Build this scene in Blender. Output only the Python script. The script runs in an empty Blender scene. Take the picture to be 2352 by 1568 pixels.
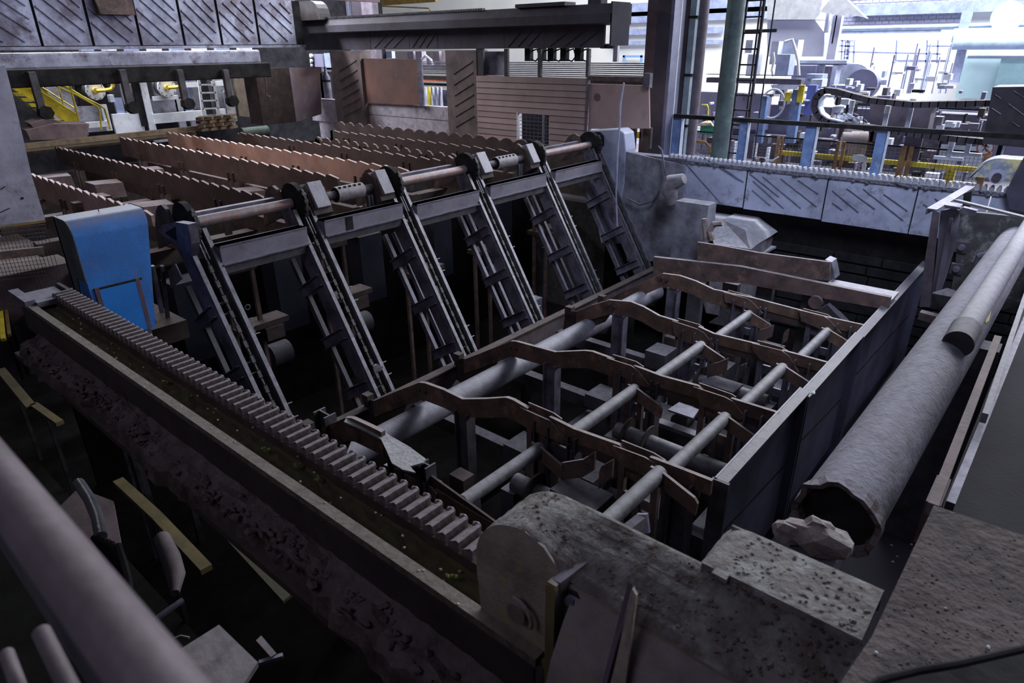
import bpy, bmesh, math, random
from mathutils import Vector, Matrix
random.seed(7)
SC = bpy.context.scene
COL = SC.collection

# ---------------------------------------------------------------- camera
F_PX, PITCH, ROLL, YAW, CAMZ = 1515.9, .42133, -.01105, .86184, 4.0
def _basis():
    cp, sp = math.cos(PITCH), math.sin(PITCH)
    fw = Vector((0, cp, -sp)); r = Vector((1, 0, 0)); u = Vector((0, sp, cp))
    R = math.cos(ROLL)*r + math.sin(ROLL)*u; U = -math.sin(ROLL)*r + math.cos(ROLL)*u
    a = Vector((-math.sin(YAW), math.cos(YAW), 0)); b = Vector((math.cos(YAW), math.sin(YAW), 0))
    w = lambda v: Vector((v.dot(b), v.dot(a), v.z))
    return w(R), w(U), w(fw)
CR, CU, CF = _basis()
CAM = Vector((0, 0, CAMZ))
def ray(x, y): return CF + CR*((x-1176)/F_PX) - CU*((y-784)/F_PX)
def PX(x, y, X): d = ray(x, y); return CAM + d*(X/d.x)          # meets the plane X = const
def PY(x, y, Y): d = ray(x, y); return CAM + d*(Y/d.y)
def PZ(x, y, z): d = ray(x, y); return CAM + d*((z-CAMZ)/d.z)
cam_d = bpy.data.cameras.new('camera'); cam = bpy.data.objects.new('camera', cam_d); COL.objects.link(cam)
cam_d.sensor_width = 36; cam_d.lens = 36*F_PX/2352; cam_d.clip_end = 400; cam_d.clip_start = .05
cam.matrix_world = Matrix(((CR.x, CU.x, -CF.x, 0), (CR.y, CU.y, -CF.y, 0), (CR.z, CU.z, -CF.z, CAMZ), (0, 0, 0, 1)))
cam_d.dof.use_dof = True; cam_d.dof.focus_distance = 8.5; cam_d.dof.aperture_fstop = 3.2
SC.camera = cam
SC.view_settings.view_transform = 'Standard'; SC.view_settings.look = 'None'
SC.view_settings.gamma = 1; SC.view_settings.use_curve_mapping = False
SC.view_settings.exposure = 0.0
SC.cycles.use_denoising = True
SC.cycles.max_bounces = 5; SC.cycles.diffuse_bounces = 3; SC.cycles.glossy_bounces = 2

# ---------------------------------------------------------------- light
wd = bpy.data.worlds.new('hall_daylight'); SC.world = wd; wd.use_nodes = True
bg = wd.node_tree.nodes['Background']; bg.inputs[0].default_value = (.56, .54, .80, 1); bg.inputs[1].default_value = .035
def area(name, loc, target, sx, sy, power, col):
    d = bpy.data.lights.new(name, 'AREA'); d.shape = 'RECTANGLE'; d.size = sx; d.size_y = sy
    d.energy = power; d.color = col
    o = bpy.data.objects.new(name, d); COL.objects.link(o); o.location = loc
    o.rotation_euler = (Vector(target)-Vector(loc)).to_track_quat('-Z', 'Y').to_euler()
    o['label'] = 'hall area lamp, daylight from glazing and added fill'; o['category'] = 'light'
    return o
area('side_window', (19, -17, 8.5), (15, 8, 0), 20, 7, 1100, (.76, .77, 1))
k_ = area('skylight_or_fill', (6.5, -1.5, 13), (14.9, 4, .8), 5, 5, 260, (.74, .82, 1)); k_.data.spread = math.radians(55)  # added lamp, narrowed to brighten the far trough face
area('skylight_or_fill', (-6, 4, 10), (2, 3, 1), 5, 5, 140, (.86, .82, 1))  # added weak fill for the near faces on the camera side
area('skylight_or_fill', (33, 6, 17), (33, 9, 0), 16, 40, 26000, (.93, .96, 1))
area('skylight_or_fill', (12.5, 24.9, 9.5), (12.5, 26.2, 1), 14, .9, 4200, (.93, .95, 1))  # added strip lamp that whitens the furnace front
k_ = area('skylight_or_fill', (5, 14, 14), (9, 16.5, 1), 4, 7, 270, (1, .85, .80)); k_.data.spread = math.radians(60)  # added warm lamp to brighten the rakes from above

# ---------------------------------------------------------------- materials
MATS = {}
def mat(name, base, dark=None, dust=None, dustamt=.55, rough=.75, metal=0.0, scale=3.0, spot=None, spotamt=.45, bump=.25, streak=0):
    """steel with mottled paint, optional dust lying on upward faces and optional rust or chipped spots"""
    if name in MATS: return MATS[name]
    m = bpy.data.materials.new(name); m.use_nodes = True; nt = m.node_tree; N = nt.nodes; L = nt.links
    bs = N['Principled BSDF']; bs.inputs['Roughness'].default_value = rough; bs.inputs['Metallic'].default_value = metal
    tc = N.new('ShaderNodeTexCoord'); geo = N.new('ShaderNodeNewGeometry')
    mp = N.new('ShaderNodeMapping'); L.new(tc.outputs['Object'], mp.inputs[0])
    if streak: mp.inputs['Scale'].default_value = (1, 1, streak)
    n1 = N.new('ShaderNodeTexNoise'); n1.inputs['Scale'].default_value = scale; n1.inputs['Detail'].default_value = 8; n1.inputs['Roughness'].default_value = .65
    L.new(mp.outputs[0], n1.inputs['Vector'])
    r1 = N.new('ShaderNodeValToRGB'); d = dark or tuple(c*.45 for c in base)
    r1.color_ramp.elements[0].position = .36; r1.color_ramp.elements[0].color = (*d, 1)
    r1.color_ramp.elements[1].position = .62; r1.color_ramp.elements[1].color = (*base, 1)
    L.new(n1.outputs['Fac'], r1.inputs[0]); out = r1.outputs[0]
    if spot:
        n2 = N.new('ShaderNodeTexNoise'); n2.inputs['Scale'].default_value = scale*1.7; n2.inputs['Detail'].default_value = 6; n2.inputs['W' if False else 'Roughness'].default_value = .7
        of = N.new('ShaderNodeVectorMath'); of.operation = 'ADD'; of.inputs[1].default_value = (7.3, 2.1, 5.5)
        L.new(mp.outputs[0], of.inputs[0]); L.new(of.outputs[0], n2.inputs['Vector'])
        r2 = N.new('ShaderNodeValToRGB'); r2.color_ramp.elements[0].position = .5+(.5-spotamt)*.55-.06; r2.color_ramp.elements[1].position = .5+(.5-spotamt)*.55+.08
        L.new(n2.outputs['Fac'], r2.inputs[0])
        mx = N.new('ShaderNodeMix'); mx.data_type = 'RGBA'; L.new(r2.outputs[0], mx.inputs[0]); L.new(out, mx.inputs[6]); mx.inputs[7].default_value = (*spot, 1)
        out = mx.outputs[2]
    if dust:
        sp = N.new('ShaderNodeSeparateXYZ'); L.new(geo.outputs['Normal'], sp.inputs[0])
        mr = N.new('ShaderNodeMapRange'); mr.inputs[1].default_value = .35; mr.inputs[2].default_value = .95; L.new(sp.outputs[2], mr.inputs[0])
        n3 = N.new('ShaderNodeTexNoise'); n3.inputs['Scale'].default_value = 11; n3.inputs['Detail'].default_value = 5; L.new(tc.outputs['Object'], n3.inputs['Vector'])
        m3 = N.new('ShaderNodeMapRange'); m3.inputs[1].default_value = .3; m3.inputs[2].default_value = .65; m3.inputs[3].default_value = dustamt*.5; m3.inputs[4].default_value = min(1, dustamt*1.3); L.new(n3.outputs['Fac'], m3.inputs[0])
        mu = N.new('ShaderNodeMath'); mu.operation = 'MULTIPLY'; L.new(mr.outputs[0], mu.inputs[0]); L.new(m3.outputs[0], mu.inputs[1])
        mx = N.new('ShaderNodeMix'); mx.data_type = 'RGBA'; L.new(mu.outputs[0], mx.inputs[0]); L.new(out, mx.inputs[6]); mx.inputs[7].default_value = (*dust, 1)
        out = mx.outputs[2]
    L.new(out, bs.inputs['Base Color'])
    if bump:
        n4 = N.new('ShaderNodeTexNoise'); n4.inputs['Scale'].default_value = 28; n4.inputs['Detail'].default_value = 6; L.new(tc.outputs['Object'], n4.inputs['Vector'])
        b = N.new('ShaderNodeBump'); b.inputs['Strength'].default_value = bump; b.inputs['Distance'].default_value = .012
        L.new(n4.outputs['Fac'], b.inputs['Height']); L.new(b.outputs[0], bs.inputs['Normal'])
    if max(base) < .04: bs.inputs['Specular IOR Level'].default_value = .05
    MATS[name] = m; return m
def emit(name, col, s):
    m = bpy.data.materials.new(name); m.use_nodes = True; bs = m.node_tree.nodes['Principled BSDF']
    bs.inputs['Base Color'].default_value = (*col, 1); bs.inputs['Emission Color'].default_value = (*col, 1); bs.inputs['Emission Strength'].default_value = s
    return m
DU = (.29, .28, .37)
STEEL = mat('dusty grey steel', (.165, .155, .215), (.058, .054, .078), DU, .7, .6, .25)
STEELD = mat('dark grimy steel', (.075, .07, .085), (.03, .028, .035), DU, .3, .7, .1)
BLACK = mat('sooty black steel', (.03, .03, .032), (.012, .012, .013), (.1, .1, .11), .2, .8)
RUST = mat('brown rusted steel', (.125, .082, .078), (.048, .034, .034), (.26, .24, .28), .6, .75, 0, 3, (.19, .11, .09), .33)
RUSTD = mat('dark brown rusted steel', (.065, .042, .038), (.028, .019, .019), (.14, .12, .135), .3, .8, 0, 4)
RUSTO = mat('orange rusted steel', (.30, .15, .11), (.16, .085, .07), (.35, .3, .32), .7, .7, 0, 3)
PLATE = mat('blue grey ribbed steel plate', (.40, .42, .54), (.17, .17, .24), None, 0, .5, .35, 1.3, (.11, .09, .12), .38, .2)
PLATEB = mat('blue grey trough plate', (.42, .46, .64), (.26, .28, .40), (.36, .37, .45), .5, .55, .2, 1.2, (.13, .12, .15), .30, .2)
BLUE = mat('blue painted steel', (.035, .19, .58), (.03, .13, .40), (.20, .20, .24), .85, .45, 0, 2, (.16, .15, .22), .22, .15)
BLUEP = mat('faded blue post paint', (.16, .26, .52), (.10, .15, .3), None, 0, .55, 0, 3, (.3, .34, .45), .3)
YEL = mat('yellow safety paint', (.80, .66, .04), (.45, .35, .03), None, 0, .5, 0, 3, (.15, .10, .03), .25)
YELD = mat('grimy dark yellow paint', (.24, .15, .03), (.10, .065, .02), None, 0, .7)
GREEN = mat('green grey column paint', (.10, .15, .15), (.05, .062, .075), None, 0, .45, .2, 1.5, (.18, .25, .24), .25)
PALE = mat('hazy pale machine paint', (.60, .64, .76), (.38, .42, .54), None, 0, .6, 0, 2)  # pale bluish base stands for haze in the hall
PALEB = mat('hazy blue machine paint', (.36, .42, .62), (.22, .26, .42), None, 0, .6, 0, 2)  # blue cast in the base also stands for hall haze
WHITE = mat('off white paint', (.74, .76, .78), (.55, .57, .62), None, 0, .6, 0, 3)
DIRT = mat('brown scale and dirt', (.13, .10, .105), (.03, .022, .022), (.22, .18, .20), .3, .95, 0, 5, (.07, .05, .045), .45, .9)
CONC = mat('stained concrete', (.40, .37, .43), (.24, .22, .26), None, 0, .9, 0, 2.5, (.17, .15, .18), .32, .4)
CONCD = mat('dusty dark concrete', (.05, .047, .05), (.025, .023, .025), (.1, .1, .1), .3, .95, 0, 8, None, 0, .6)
TUBE = mat('scaly grey pipe lagging', (.19, .185, .24), (.095, .09, .12), (.31, .31, .39), .5, .85, 0, 14, None, 0, .8)
NAVY = mat('dark blue grey sheet', (.10, .10, .155), (.055, .05, .08), (.2, .2, .25), .5, .5, .3, 1.2)
WOOD = mat('old timber', (.36, .27, .18), (.18, .13, .09), None, 0, .85, 0, 6)
ROCK = mat('pale slag rock', (.27, .22, .22), (.12, .095, .095), (.38, .35, .37), .6, .95, 0, 6, None, 0, 1)
MOSS = mat('rusty trough bed with moss', (.07, .05, .03), (.03, .025, .018), (.09, .085, .04), .6, 1, 0, 9, None, 0, 1)
SIDING = mat('brown sheet siding', (.27, .19, .185), (.19, .125, .12), None, 0, .65, 0, 1.2)
RAIL = mat('worn handrail paint', (.23, .19, .22), (.11, .09, .105), None, 0, .5, .1, 2)
DECK = mat('dusty hall floor', (.20, .19, .23), (.1, .095, .12), None, 0, .9, 0, .8)

# ---------------------------------------------------------------- mesh helpers
ORG = {}
class MB:
    def __init__(s): s.v = []; s.f = []
    def add(s, vs, fs):
        n = len(s.v); s.v += [Vector(v) for v in vs]; s.f += [tuple(i+n for i in f) for f in fs]; return s
    def prism(s, pts, ext):                      # planar outline pushed along ext
        pts = [Vector(p) for p in pts]; e = Vector(ext); n = len(pts)
        nrm = Vector((0, 0, 0))
        for i in range(n): nrm += pts[i].cross(pts[(i+1) % n])
        if nrm.dot(e) > 0: pts.reverse()
        return s.add(pts+[p+e for p in pts], [tuple(range(n))]+[tuple(range(2*n-1, n-1, -1))]+[(i, i+n, (i+1) % n+n, (i+1) % n) for i in range(n)])
    def box(s, a, b):
        x0, x1 = sorted((a[0], b[0])); y0, y1 = sorted((a[1], b[1])); z0, z1 = sorted((a[2], b[2]))
        return s.prism([(x0, y0, z0), (x1, y0, z0), (x1, y1, z0), (x0, y1, z0)], (0, 0, z1-z0))
    def beam(s, p, q, w, h, up=(0, 0, 1)):       # rectangular bar from p to q, w sideways, h along up
        p, q = Vector(p), Vector(q); d = (q-p).normalized(); side = d.cross(Vector(up))
        if side.length < 1e-4: side = d.cross(Vector((0, 1, 0)))
        side.normalize(); u = side.cross(d); c = [(-w/2, -h/2), (w/2, -h/2), (w/2, h/2), (-w/2, h/2)]
        return s.prism([p+side*a+u*b for a, b in c], q-p)
    def ibeam(s, p, q, w, h, up=(0, 0, 1), t=.02):
        p, q = Vector(p), Vector(q); d = (q-p).normalized(); side = d.cross(Vector(up)).normalized(); u = side.cross(d)
        c = [(-w/2, -h/2), (w/2, -h/2), (w/2, -h/2+t), (t/2, -h/2+t), (t/2, h/2-t), (w/2, h/2-t), (w/2, h/2), (-w/2, h/2), (-w/2, h/2-t), (-t/2, h/2-t), (-t/2, -h/2+t), (-w/2, -h/2+t)]
        return s.prism([p+side*a+u*b for a, b in c], q-p)
    def cyl(s, p, q, r, n=14, r2=None):
        p, q = Vector(p), Vector(q); d = (q-p).normalized(); a = d.orthogonal().normalized(); b = d.cross(a); r2 = r if r2 is None else r2
        A = [p+(a*math.cos(t)+b*math.sin(t))*r for t in [2*math.pi*i/n for i in range(n)]]
        B = [q+(a*math.cos(t)+b*math.sin(t))*r2 for t in [2*math.pi*i/n for i in range(n)]]
        return s.add(A+B, [tuple(range(n-1, -1, -1)), tuple(range(n, 2*n))]+[(i, (i+1) % n, (i+1) % n+n, i+n) for i in range(n)])
    def tube(s, pts, r, n=8):
        pts = [Vector(p) for p in pts]; rings = []; m = len(pts); rad = r if isinstance(r, (list, tuple)) else [r]*m
        a = None
        for i, p in enumerate(pts):
            d = (pts[min(i+1, m-1)]-pts[max(i-1, 0)]).normalized()
            if a is None: a = d.orthogonal().normalized()
            a = (a-d*a.dot(d)).normalized(); b = d.cross(a)
            rings.append([p+(a*math.cos(t)+b*math.sin(t))*rad[i] for t in [2*math.pi*k/n for k in range(n)]])
        vs = [v for rg in rings for v in rg]; fs = [tuple(range(n-1, -1, -1)), tuple(range((m-1)*n, m*n))]
        for i in range(m-1):
            for k in range(n): fs.append((i*n+k, i*n+(k+1) % n, (i+1)*n+(k+1) % n, (i+1)*n+k))
        return s.add(vs, fs)
    def lump(s, c, r, n=2, seed=0, jit=.25):
        bm = bmesh.new(); bmesh.ops.create_icosphere(bm, subdivisions=n, radius=1); rnd = random.Random(seed)
        bm.verts.ensure_lookup_table()
        vs = [Vector(c)+Vector((v.co.x*r[0], v.co.y*r[1], v.co.z*r[2]))*(1+rnd.uniform(-jit, jit)) for v in bm.verts]
        fs = [tuple(v.index for v in f.verts) for f in bm.faces]; bm.free(); return s.add(vs, fs)
    def build(s, name, m, parent=None, smooth=False, bevel=0, org=None):
        me = bpy.data.meshes.new(name)
        if org is None:
            if parent is not None: org = ORG.get(parent.name, Vector((0, 0, 0)))
            else:
                xs = [v.x for v in s.v]; ys = [v.y for v in s.v]; zs = [v.z for v in s.v]
                org = Vector(((min(xs)+max(xs))/2, (min(ys)+max(ys))/2, min(zs)))
        me.from_pydata([tuple(v-org) for v in s.v], [], s.f); me.update()
        if smooth:
            me.shade_smooth()
            try: me.set_sharp_from_angle(angle=math.radians(40))
            except Exception: pass
        o = bpy.data.objects.new(name, me); COL.objects.link(o); me.materials.append(m)
        if parent is not None: o.parent = parent
        else: o.location = org
        ORG[o.name] = org
        if bevel:
            b = o.modifiers.new('bevel', 'BEVEL'); b.width = bevel; b.segments = 2; b.limit_method = 'ANGLE'
        return o
def tag(o, label, cat, group=None, kind=None):
    if label: o['label'] = label
    if cat: o['category'] = cat
    if group: o['group'] = group
    if kind: o['kind'] = kind
    return o
def thing(name, loc, label, cat, group=None):
    o = bpy.data.objects.new(name, None); COL.objects.link(o); o.location = loc; o.empty_display_size = .1
    ORG[o.name] = Vector(loc); return tag(o, label, cat, group)
def struct(o): o['kind'] = 'structure'; return o
def dup(o, off, name=None, parent=None, label=None):
    """copy of an object and everything under it"""
    c = o.copy(); COL.objects.link(c)
    if parent is not None: c.parent = parent
    else: c.location = o.location+Vector(off)
    ORG[c.name] = ORG[o.name]+Vector(off)
    if label: c['label'] = label
    for k in list(o.children):
        g = dup(k, (0, 0, 0), None, c)
        ORG[g.name] = ORG[c.name]
    return c
def part_copy(o, off):                       # another piece of the same parent, shifted
    c = o.copy(); COL.objects.link(c); c.location = o.location+Vector(off); c.parent = o.parent; ORG[c.name] = ORG[o.name]; return c
def B(a, b): return MB().box(a, b)
def V(*a): return Vector(a)
def poly(pxs, fn, c, ext, m=None):
    """outline read at its own plane and given thickness"""
    return (m or MB()).prism([fn(x, y, c) for x, y in pxs], ext)
def arc(cx, cz, r, a0, a1, n): return [(cx+r*math.cos(math.radians(a0+(a1-a0)*i/n)), cz+r*math.sin(math.radians(a0+(a1-a0)*i/n))) for i in range(n+1)]
# ================================================================ the setting
PITZ = -3.2
struct(B((-3, -3, PITZ-.2), (15.6, 22, PITZ)).build('floor_pit', mat('shade black pit floor', (.012, .011, .012), (.006, .006, .006), None, 0, .9)))  # near-black base stands for the shade down in the pit
struct(B((15.5, -30, -.3), (60, 21.9, 0)).build('floor_hall', DECK))
struct(B((-12, 22, -.3), (60, 70, 0)).build('floor_furnace', DECK))
struct(B((15.2, -3, PITZ), (15.5, 9.6, .6)).build('wall_pit_far', mat('shade black wall', (.012, .011, .013), (.006, .006, .006), None, 0, .95)))  # black base puts the shade under the trough into the wall
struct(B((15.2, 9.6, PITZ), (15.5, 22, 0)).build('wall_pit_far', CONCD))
struct(B((2.6, 12.1, PITZ), (15.2, 12.2, .45)).build('wall_rake_shade', mat('shade black wall', (.012, .011, .013), (.006, .006, .006), None, 0, .95)))  # added wall, black in place of the shade behind the lifts
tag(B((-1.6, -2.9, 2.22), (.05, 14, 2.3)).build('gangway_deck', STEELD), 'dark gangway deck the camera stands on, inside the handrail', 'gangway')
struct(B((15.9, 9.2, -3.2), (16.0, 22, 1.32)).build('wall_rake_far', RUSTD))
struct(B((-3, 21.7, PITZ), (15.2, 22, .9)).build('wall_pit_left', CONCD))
struct(B((-3, -3.2, PITZ), (3.6, -3, 1.7)).build('wall_light_block', NAVY))  # unseen wall added to block low light from the near left
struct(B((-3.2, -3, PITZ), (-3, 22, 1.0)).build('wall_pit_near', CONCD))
struct(B((3.6, -3.2, PITZ), (15.6, -3, -.9)).build('wall_pit_right', NAVY))
# courses standing proud on the far pit wall
m = MB(); r = random.Random(3)
for i in range(9):
    y = -1.0
    while y < 5.8:
        w = r.uniform(.8, 1.5); m.box((15.17-r.uniform(0, .03), y, -2.1+i*.22), (15.22, y+w-.03, -2.1+i*.22+.17)); y += w
tag(m.build('plank_cladding', mat('dark wall planks', (.020, .020, .024), (.010, .010, .012)), bpy.data.objects['wall_pit_far']), None, None, None, 'stuff')

# ================================================================ far trough wall with toothed chain
XT = 14.9
t = thing('drag_chain_trough', (XT+.2, 4.5, 0), 'long pale blue steel trough wall with a toothed chain along its top, behind the pit', 'conveyor trough')
seam = [PX(1425, 400, XT).y, PX(1502, 400, XT).y, PX(1714, 420, XT).y, PX(1896, 450, XT).y, PX(2099, 480, XT).y, PX(2262, 500, XT).y, -1.6]
tr_panel = []
for i in range(6):
    y0, y1 = seam[i]-.012, seam[i+1]+.012
    zt = 1.42; zb = (.62, .55, .53, .5, .5, .5)[i]
    m = MB().prism([(XT, y0, zb), (XT, y1, zb), (XT, y1, zt), (XT, y0, zt)], (.05, 0, 0))
    tr_panel.append(m.build('wall_panel', PLATEB, t))
ribs = [[(1575, 375, 1660, 470)], [(1600, 350, 1700, 415), (1640, 372, 1708, 418)],
        [(1722, 398, 1790, 452), (1730, 415, 1800, 478), (1752, 405, 1840, 478), (1793, 409, 1876, 474), (1833, 413, 1880, 445), (1728, 436, 1770, 472)],
        [(1912, 437, 1972, 487), (1945, 432, 2010, 480), (1983, 433, 2075, 506), (2030, 445, 2085, 484), (1912, 465, 1935, 482)],
        [(2121, 468, 2145, 484), (2148, 455, 2165, 470)]]
tr_ribs = []
for gi, grp in enumerate(ribs):
    for x0, y0, x1, y1 in grp:
        a, b = PX(x0, y0, XT-.008), PX(x1, y1, XT-.008)
        MB().beam(a, b, .016, .016, (1, 0, 0)).build('rib', mat('dark rib edge', (.17, .19, .28), (.09, .10, .15)), tr_panel[gi])
for y in seam[1:5]:
    B((XT-.006, y-.012, .55), (XT+.02, y+.012, 1.42)).build('seam_strip', BLACK, t)
B((XT-.02, seam[-1], 1.40), (XT+.09, seam[0]-.5, 1.47)).build('chain_bed', mat('blue grey scale bed', (.16, .16, .21), (.05, .05, .07), DU, .2, .9, 0, 20, None, 0, 1), t)
# lumpy spoil on the bed edge
m = MB(); r = random.Random(5)
for i in range(170):
    y = r.uniform(-1.2, 8.3); m.lump((XT+r.uniform(-.03, .03), y, 1.43+r.uniform(-.03, .03)), (.03, .05, .03), 1, i)
tag(m.build('loose_scale', mat('grey loose scale', (.13, .13, .17), (.04, .04, .055)), t), None, None, None, 'stuff')
y_first = PX(1540, 345, XT).y
def far_tooth(y):
    m = MB(); pr = [(XT+.0, y+.03, 1.47), (XT, y-.03, 1.47), (XT, y-.03, 1.53), (XT, y-.015, 1.575), (XT, y+.015, 1.575), (XT, y+.045, 1.53)]
    return m.prism(pr, (.16, 0, 0))
T0 = far_tooth(y_first).build('tooth', mat('blue grey cast tooth', (.36, .38, .47), (.20, .21, .28), (.4, .42, .5), .6), t)
pitch = .112
for i in range(1, 82): part_copy(T0, (0, -pitch*i, 0))
# top slab at the left end of the trough and the box with rounded corners
B((XT-.03, PX(1580, 350, XT).y, 1.44), (XT+.3, PX(1430, 345, XT).y, 1.50)).build('end_slab', STEEL, t)
xc = XT-.15
t2 = thing('rounded_guide_box', (xc, 9.3, 0), 'tall pale grey box with rounded top corners at the trough end, behind the last lift', 'machine housing')
pr = [PX(*p, xc) for p in [(1352, 300), (1420, 296), (1433, 306), (1437, 345), (1434, 420), (1425, 470), (1440, 560), (1380, 560), (1352, 400)]]
MB().prism(pr, (.5, 0, 0)).build('box_shell', PLATEB, t2, bevel=.03)
MB().prism([PX(*p, xc-.01) for p in [(1352, 303), (1378, 303), (1387, 312), (1387, 335), (1352, 350)]], (.02, 0, 0)).build('dark_opening', BLACK, t2)
MB().prism([PX(*p, xc+.02) for p in [(1424, 345), (1570, 380), (1570, 470), (1550, 600), (1440, 600), (1430, 500)]], (.1, 0, 0)).build('skirt_plate', mat('darker blue plate', (.20, .205, .26), (.09, .09, .12)), t2)  # skirt in a darker blue grey than the box shell
m = MB().tube([PX(*p, xc-.12) for p in [(1512, 336), (1520, 345), (1528, 400), (1520, 430), (1500, 462), (1470, 470), (1440, 455)]], .022, 8)
tag(m.build('loose_cable', STEEL, None, True), 'grey cable looped over the left end of the trough wall', 'cable')
m = MB().tube([PX(*p, xc-.6) for p in [(1433, 190), (1425, 240), (1423, 290), (1419, 340), (1415, 440), (1418, 520)]], .022, 8)
tag(m.build('hanging_hose', PLATEB, None, True), 'pale hose hanging down in front of the rounded box', 'hose')

# cover at the right end of the far trough
t = thing('chain_sprocket_cover', (XT+.3, 1.3, 1.2), 'half round blue grey cover with a yellow patch at the far end of the trough', 'machine cover')
ctr = PX(2290, 408, XT-.05); R_ = .40
pr = [(XT-.05, ctr.y+R_*math.cos(math.radians(a)), ctr.z-.06+R_*math.sin(math.radians(a))) for a in range(0, 100, 9)]
pr = [(XT-.05, ctr.y+R_, ctr.z-.02)]+pr+[(XT-.05, ctr.y-.3, ctr.z+.34), (XT-.05, ctr.y-1.4, ctr.z+.34), (XT-.05, ctr.y-1.4, ctr.z-.02)]
MB().prism(pr, (.5, 0, 0)).build('cover_shell', mat('blue cover paint', (.33, .38, .50), (.16, .19, .28), DU, .4, .55, .1, 1.6, (.62, .58, .30), .42), t, True)
MB().cyl(ctr+V(-.05, 0, .02), ctr+V(.02, 0, .02), .07).build('bolt', STEELD, t, True)
MB().cyl(ctr+V(-.01, 0, .02), ctr+V(.02, 0, .02), .13).build('washer_plate', PLATEB, t, True)
MB().prism([PX(*p, XT-.12) for p in [(2310, 440), (2352, 360), (2400, 330), (2400, 500), (2320, 480)]], (.06, 0, 0)).build('bolted_flange', NAVY, t)

# ================================================================ near trough: kerb, bed, chain with teeth
t = thing('drag_chain_trough', (1.95, 5, 1.2), 'long rusty trough with a toothed drag chain crossing the lower left foreground', 'conveyor trough')
YE = 8.75
B((1.715, 1.35, 1.36), (1.79, YE, 1.41)).build('kerb_strip', mat('dusty kerb flange', (.15, .125, .11), (.07, .058, .052), (.22, .195, .18), .6, .95, 0, 18, None, 0, .6), t)
B((1.70, 1.35, 1.10), (1.715, YE, 1.36)).build('outer_web', mat('brown web plate', (.05, .035, .035), (.025, .02, .02)), t)
m = MB(); n = 60; r = random.Random(11)          # uneven bed of scale and moss
vs = []; fs = []
for i in range(n+1):
    for j, x in enumerate((1.80, 1.85, 1.9, 1.96, 2.0)):
        vs.append((x, 1.35+(YE-1.35)*i/n, 1.33+r.uniform(-.012, .012)+(.03 if j in (0, 4) else 0)))
for i in range(n):
    for j in range(4): fs.append((i*5+j, i*5+j+1, i*5+j+6, i*5+j+5))
m.add(vs, fs); m.build('trough_bed', MOSS, t)
B((1.98, 1.35, 1.20), (2.20, YE-.1, 1.42)).build('chain_body', RUSTD, t)
m = MB(); y = 8.55
X0 = 1.99
m.prism([(X0, y, 1.40), (X0, y+.085, 1.40), (X0, y+.085, 1.445), (X0, y+.07, 1.46), (X0, y+.02, 1.49), (X0, y, 1.485)], (.185, 0, 0))
m.lump((X0+.185, y+.035, 1.47), (.022, .035, .03), 1, 2, .15)
T0 = m.build('tooth', mat('dusty iron tooth', (.13, .105, .11), (.06, .05, .052), (.27, .235, .26), .9, .85, 0, 20, None, 0, .6), t)
for i in range(1, 63): part_copy(T0, (0, -.1055*i, 0))
B((1.80, YE-.25, 1.38), (2.12, YE+.25, 1.44)).build('end_plate', STEEL, t)
B((1.70, YE-.2, 1.40), (1.80, YE+.4, 1.47)).build('end_angle', STEEL, t)
B((2.15, YE-.5, 1.40), (2.19, YE+.25, 1.47)).build('end_angle', STEELD, t)
m = MB(); r = random.Random(4)
for i in range(60):
    m.lump((r.uniform(1.71, 1.97), r.uniform(1.5, 8), 1.41 if r.random() < .4 else 1.35), (.008, .01, .006), 1, i)
tag(m.build('scale_crumbs', mat('pale crumbs', (.5, .45, .38), (.3, .27, .2)), t), None, None, None, 'stuff')
m = MB()
for i, (x, y) in enumerate([(1.88, 3.95), (1.93, 3.6), (1.86, 2.05), (1.9, 5.6), (1.92, 3.35)]):
    for k in range(5): m.lump((x+r.uniform(-.02, .02), y+r.uniform(-.03, .03), 1.37+r.uniform(0, .02)), (.012, .014, .01), 1, i*5+k, .4)
tag(m.build('moss_tuft', mat('green moss tuft', (.18, .22, .05), (.08, .1, .03)), t), None, None, None, 'stuff')

# ledge of caked dirt below the kerb
vs = []; fs = []; r = random.Random(8); n = 90
for i in range(n+1):
    y = 1.2+7.2*i/n; e = 1.50+.05*math.sin(y*2.3)+r.uniform(-.03, .03)
    row = [(e-.04, y, .95), (e, y, 1.06+r.uniform(-.02, .02)), (e+.07, y, 1.11+r.uniform(-.02, .02)), (e+.14, y, 1.10+r.uniform(-.02, .02)), (1.70, y, 1.13+r.uniform(-.01, .01))]
    vs += row
for i in range(n):
    for j in range(4): fs.append((i*5+j, i*5+j+1, i*5+j+6, i*5+j+5))
m = MB().add(vs, fs)
for i in range(260): y = r.uniform(1.3, 8.2); m.lump((1.5+r.uniform(-.03, .18), y, 1.10), (r.uniform(.01, .035), r.uniform(.01, .05), r.uniform(.01, .025)), 1, i, .35)
tag(m.build('caked_ledge', DIRT), 'crumbling ledge caked with purple brown scale below the kerb strip', 'ledge')
B((1.45, 1.0, .9), (1.72, 8.5, .96)).build('ledge_shelf', RUSTD, bpy.data.objects['caked_ledge'])
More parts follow.
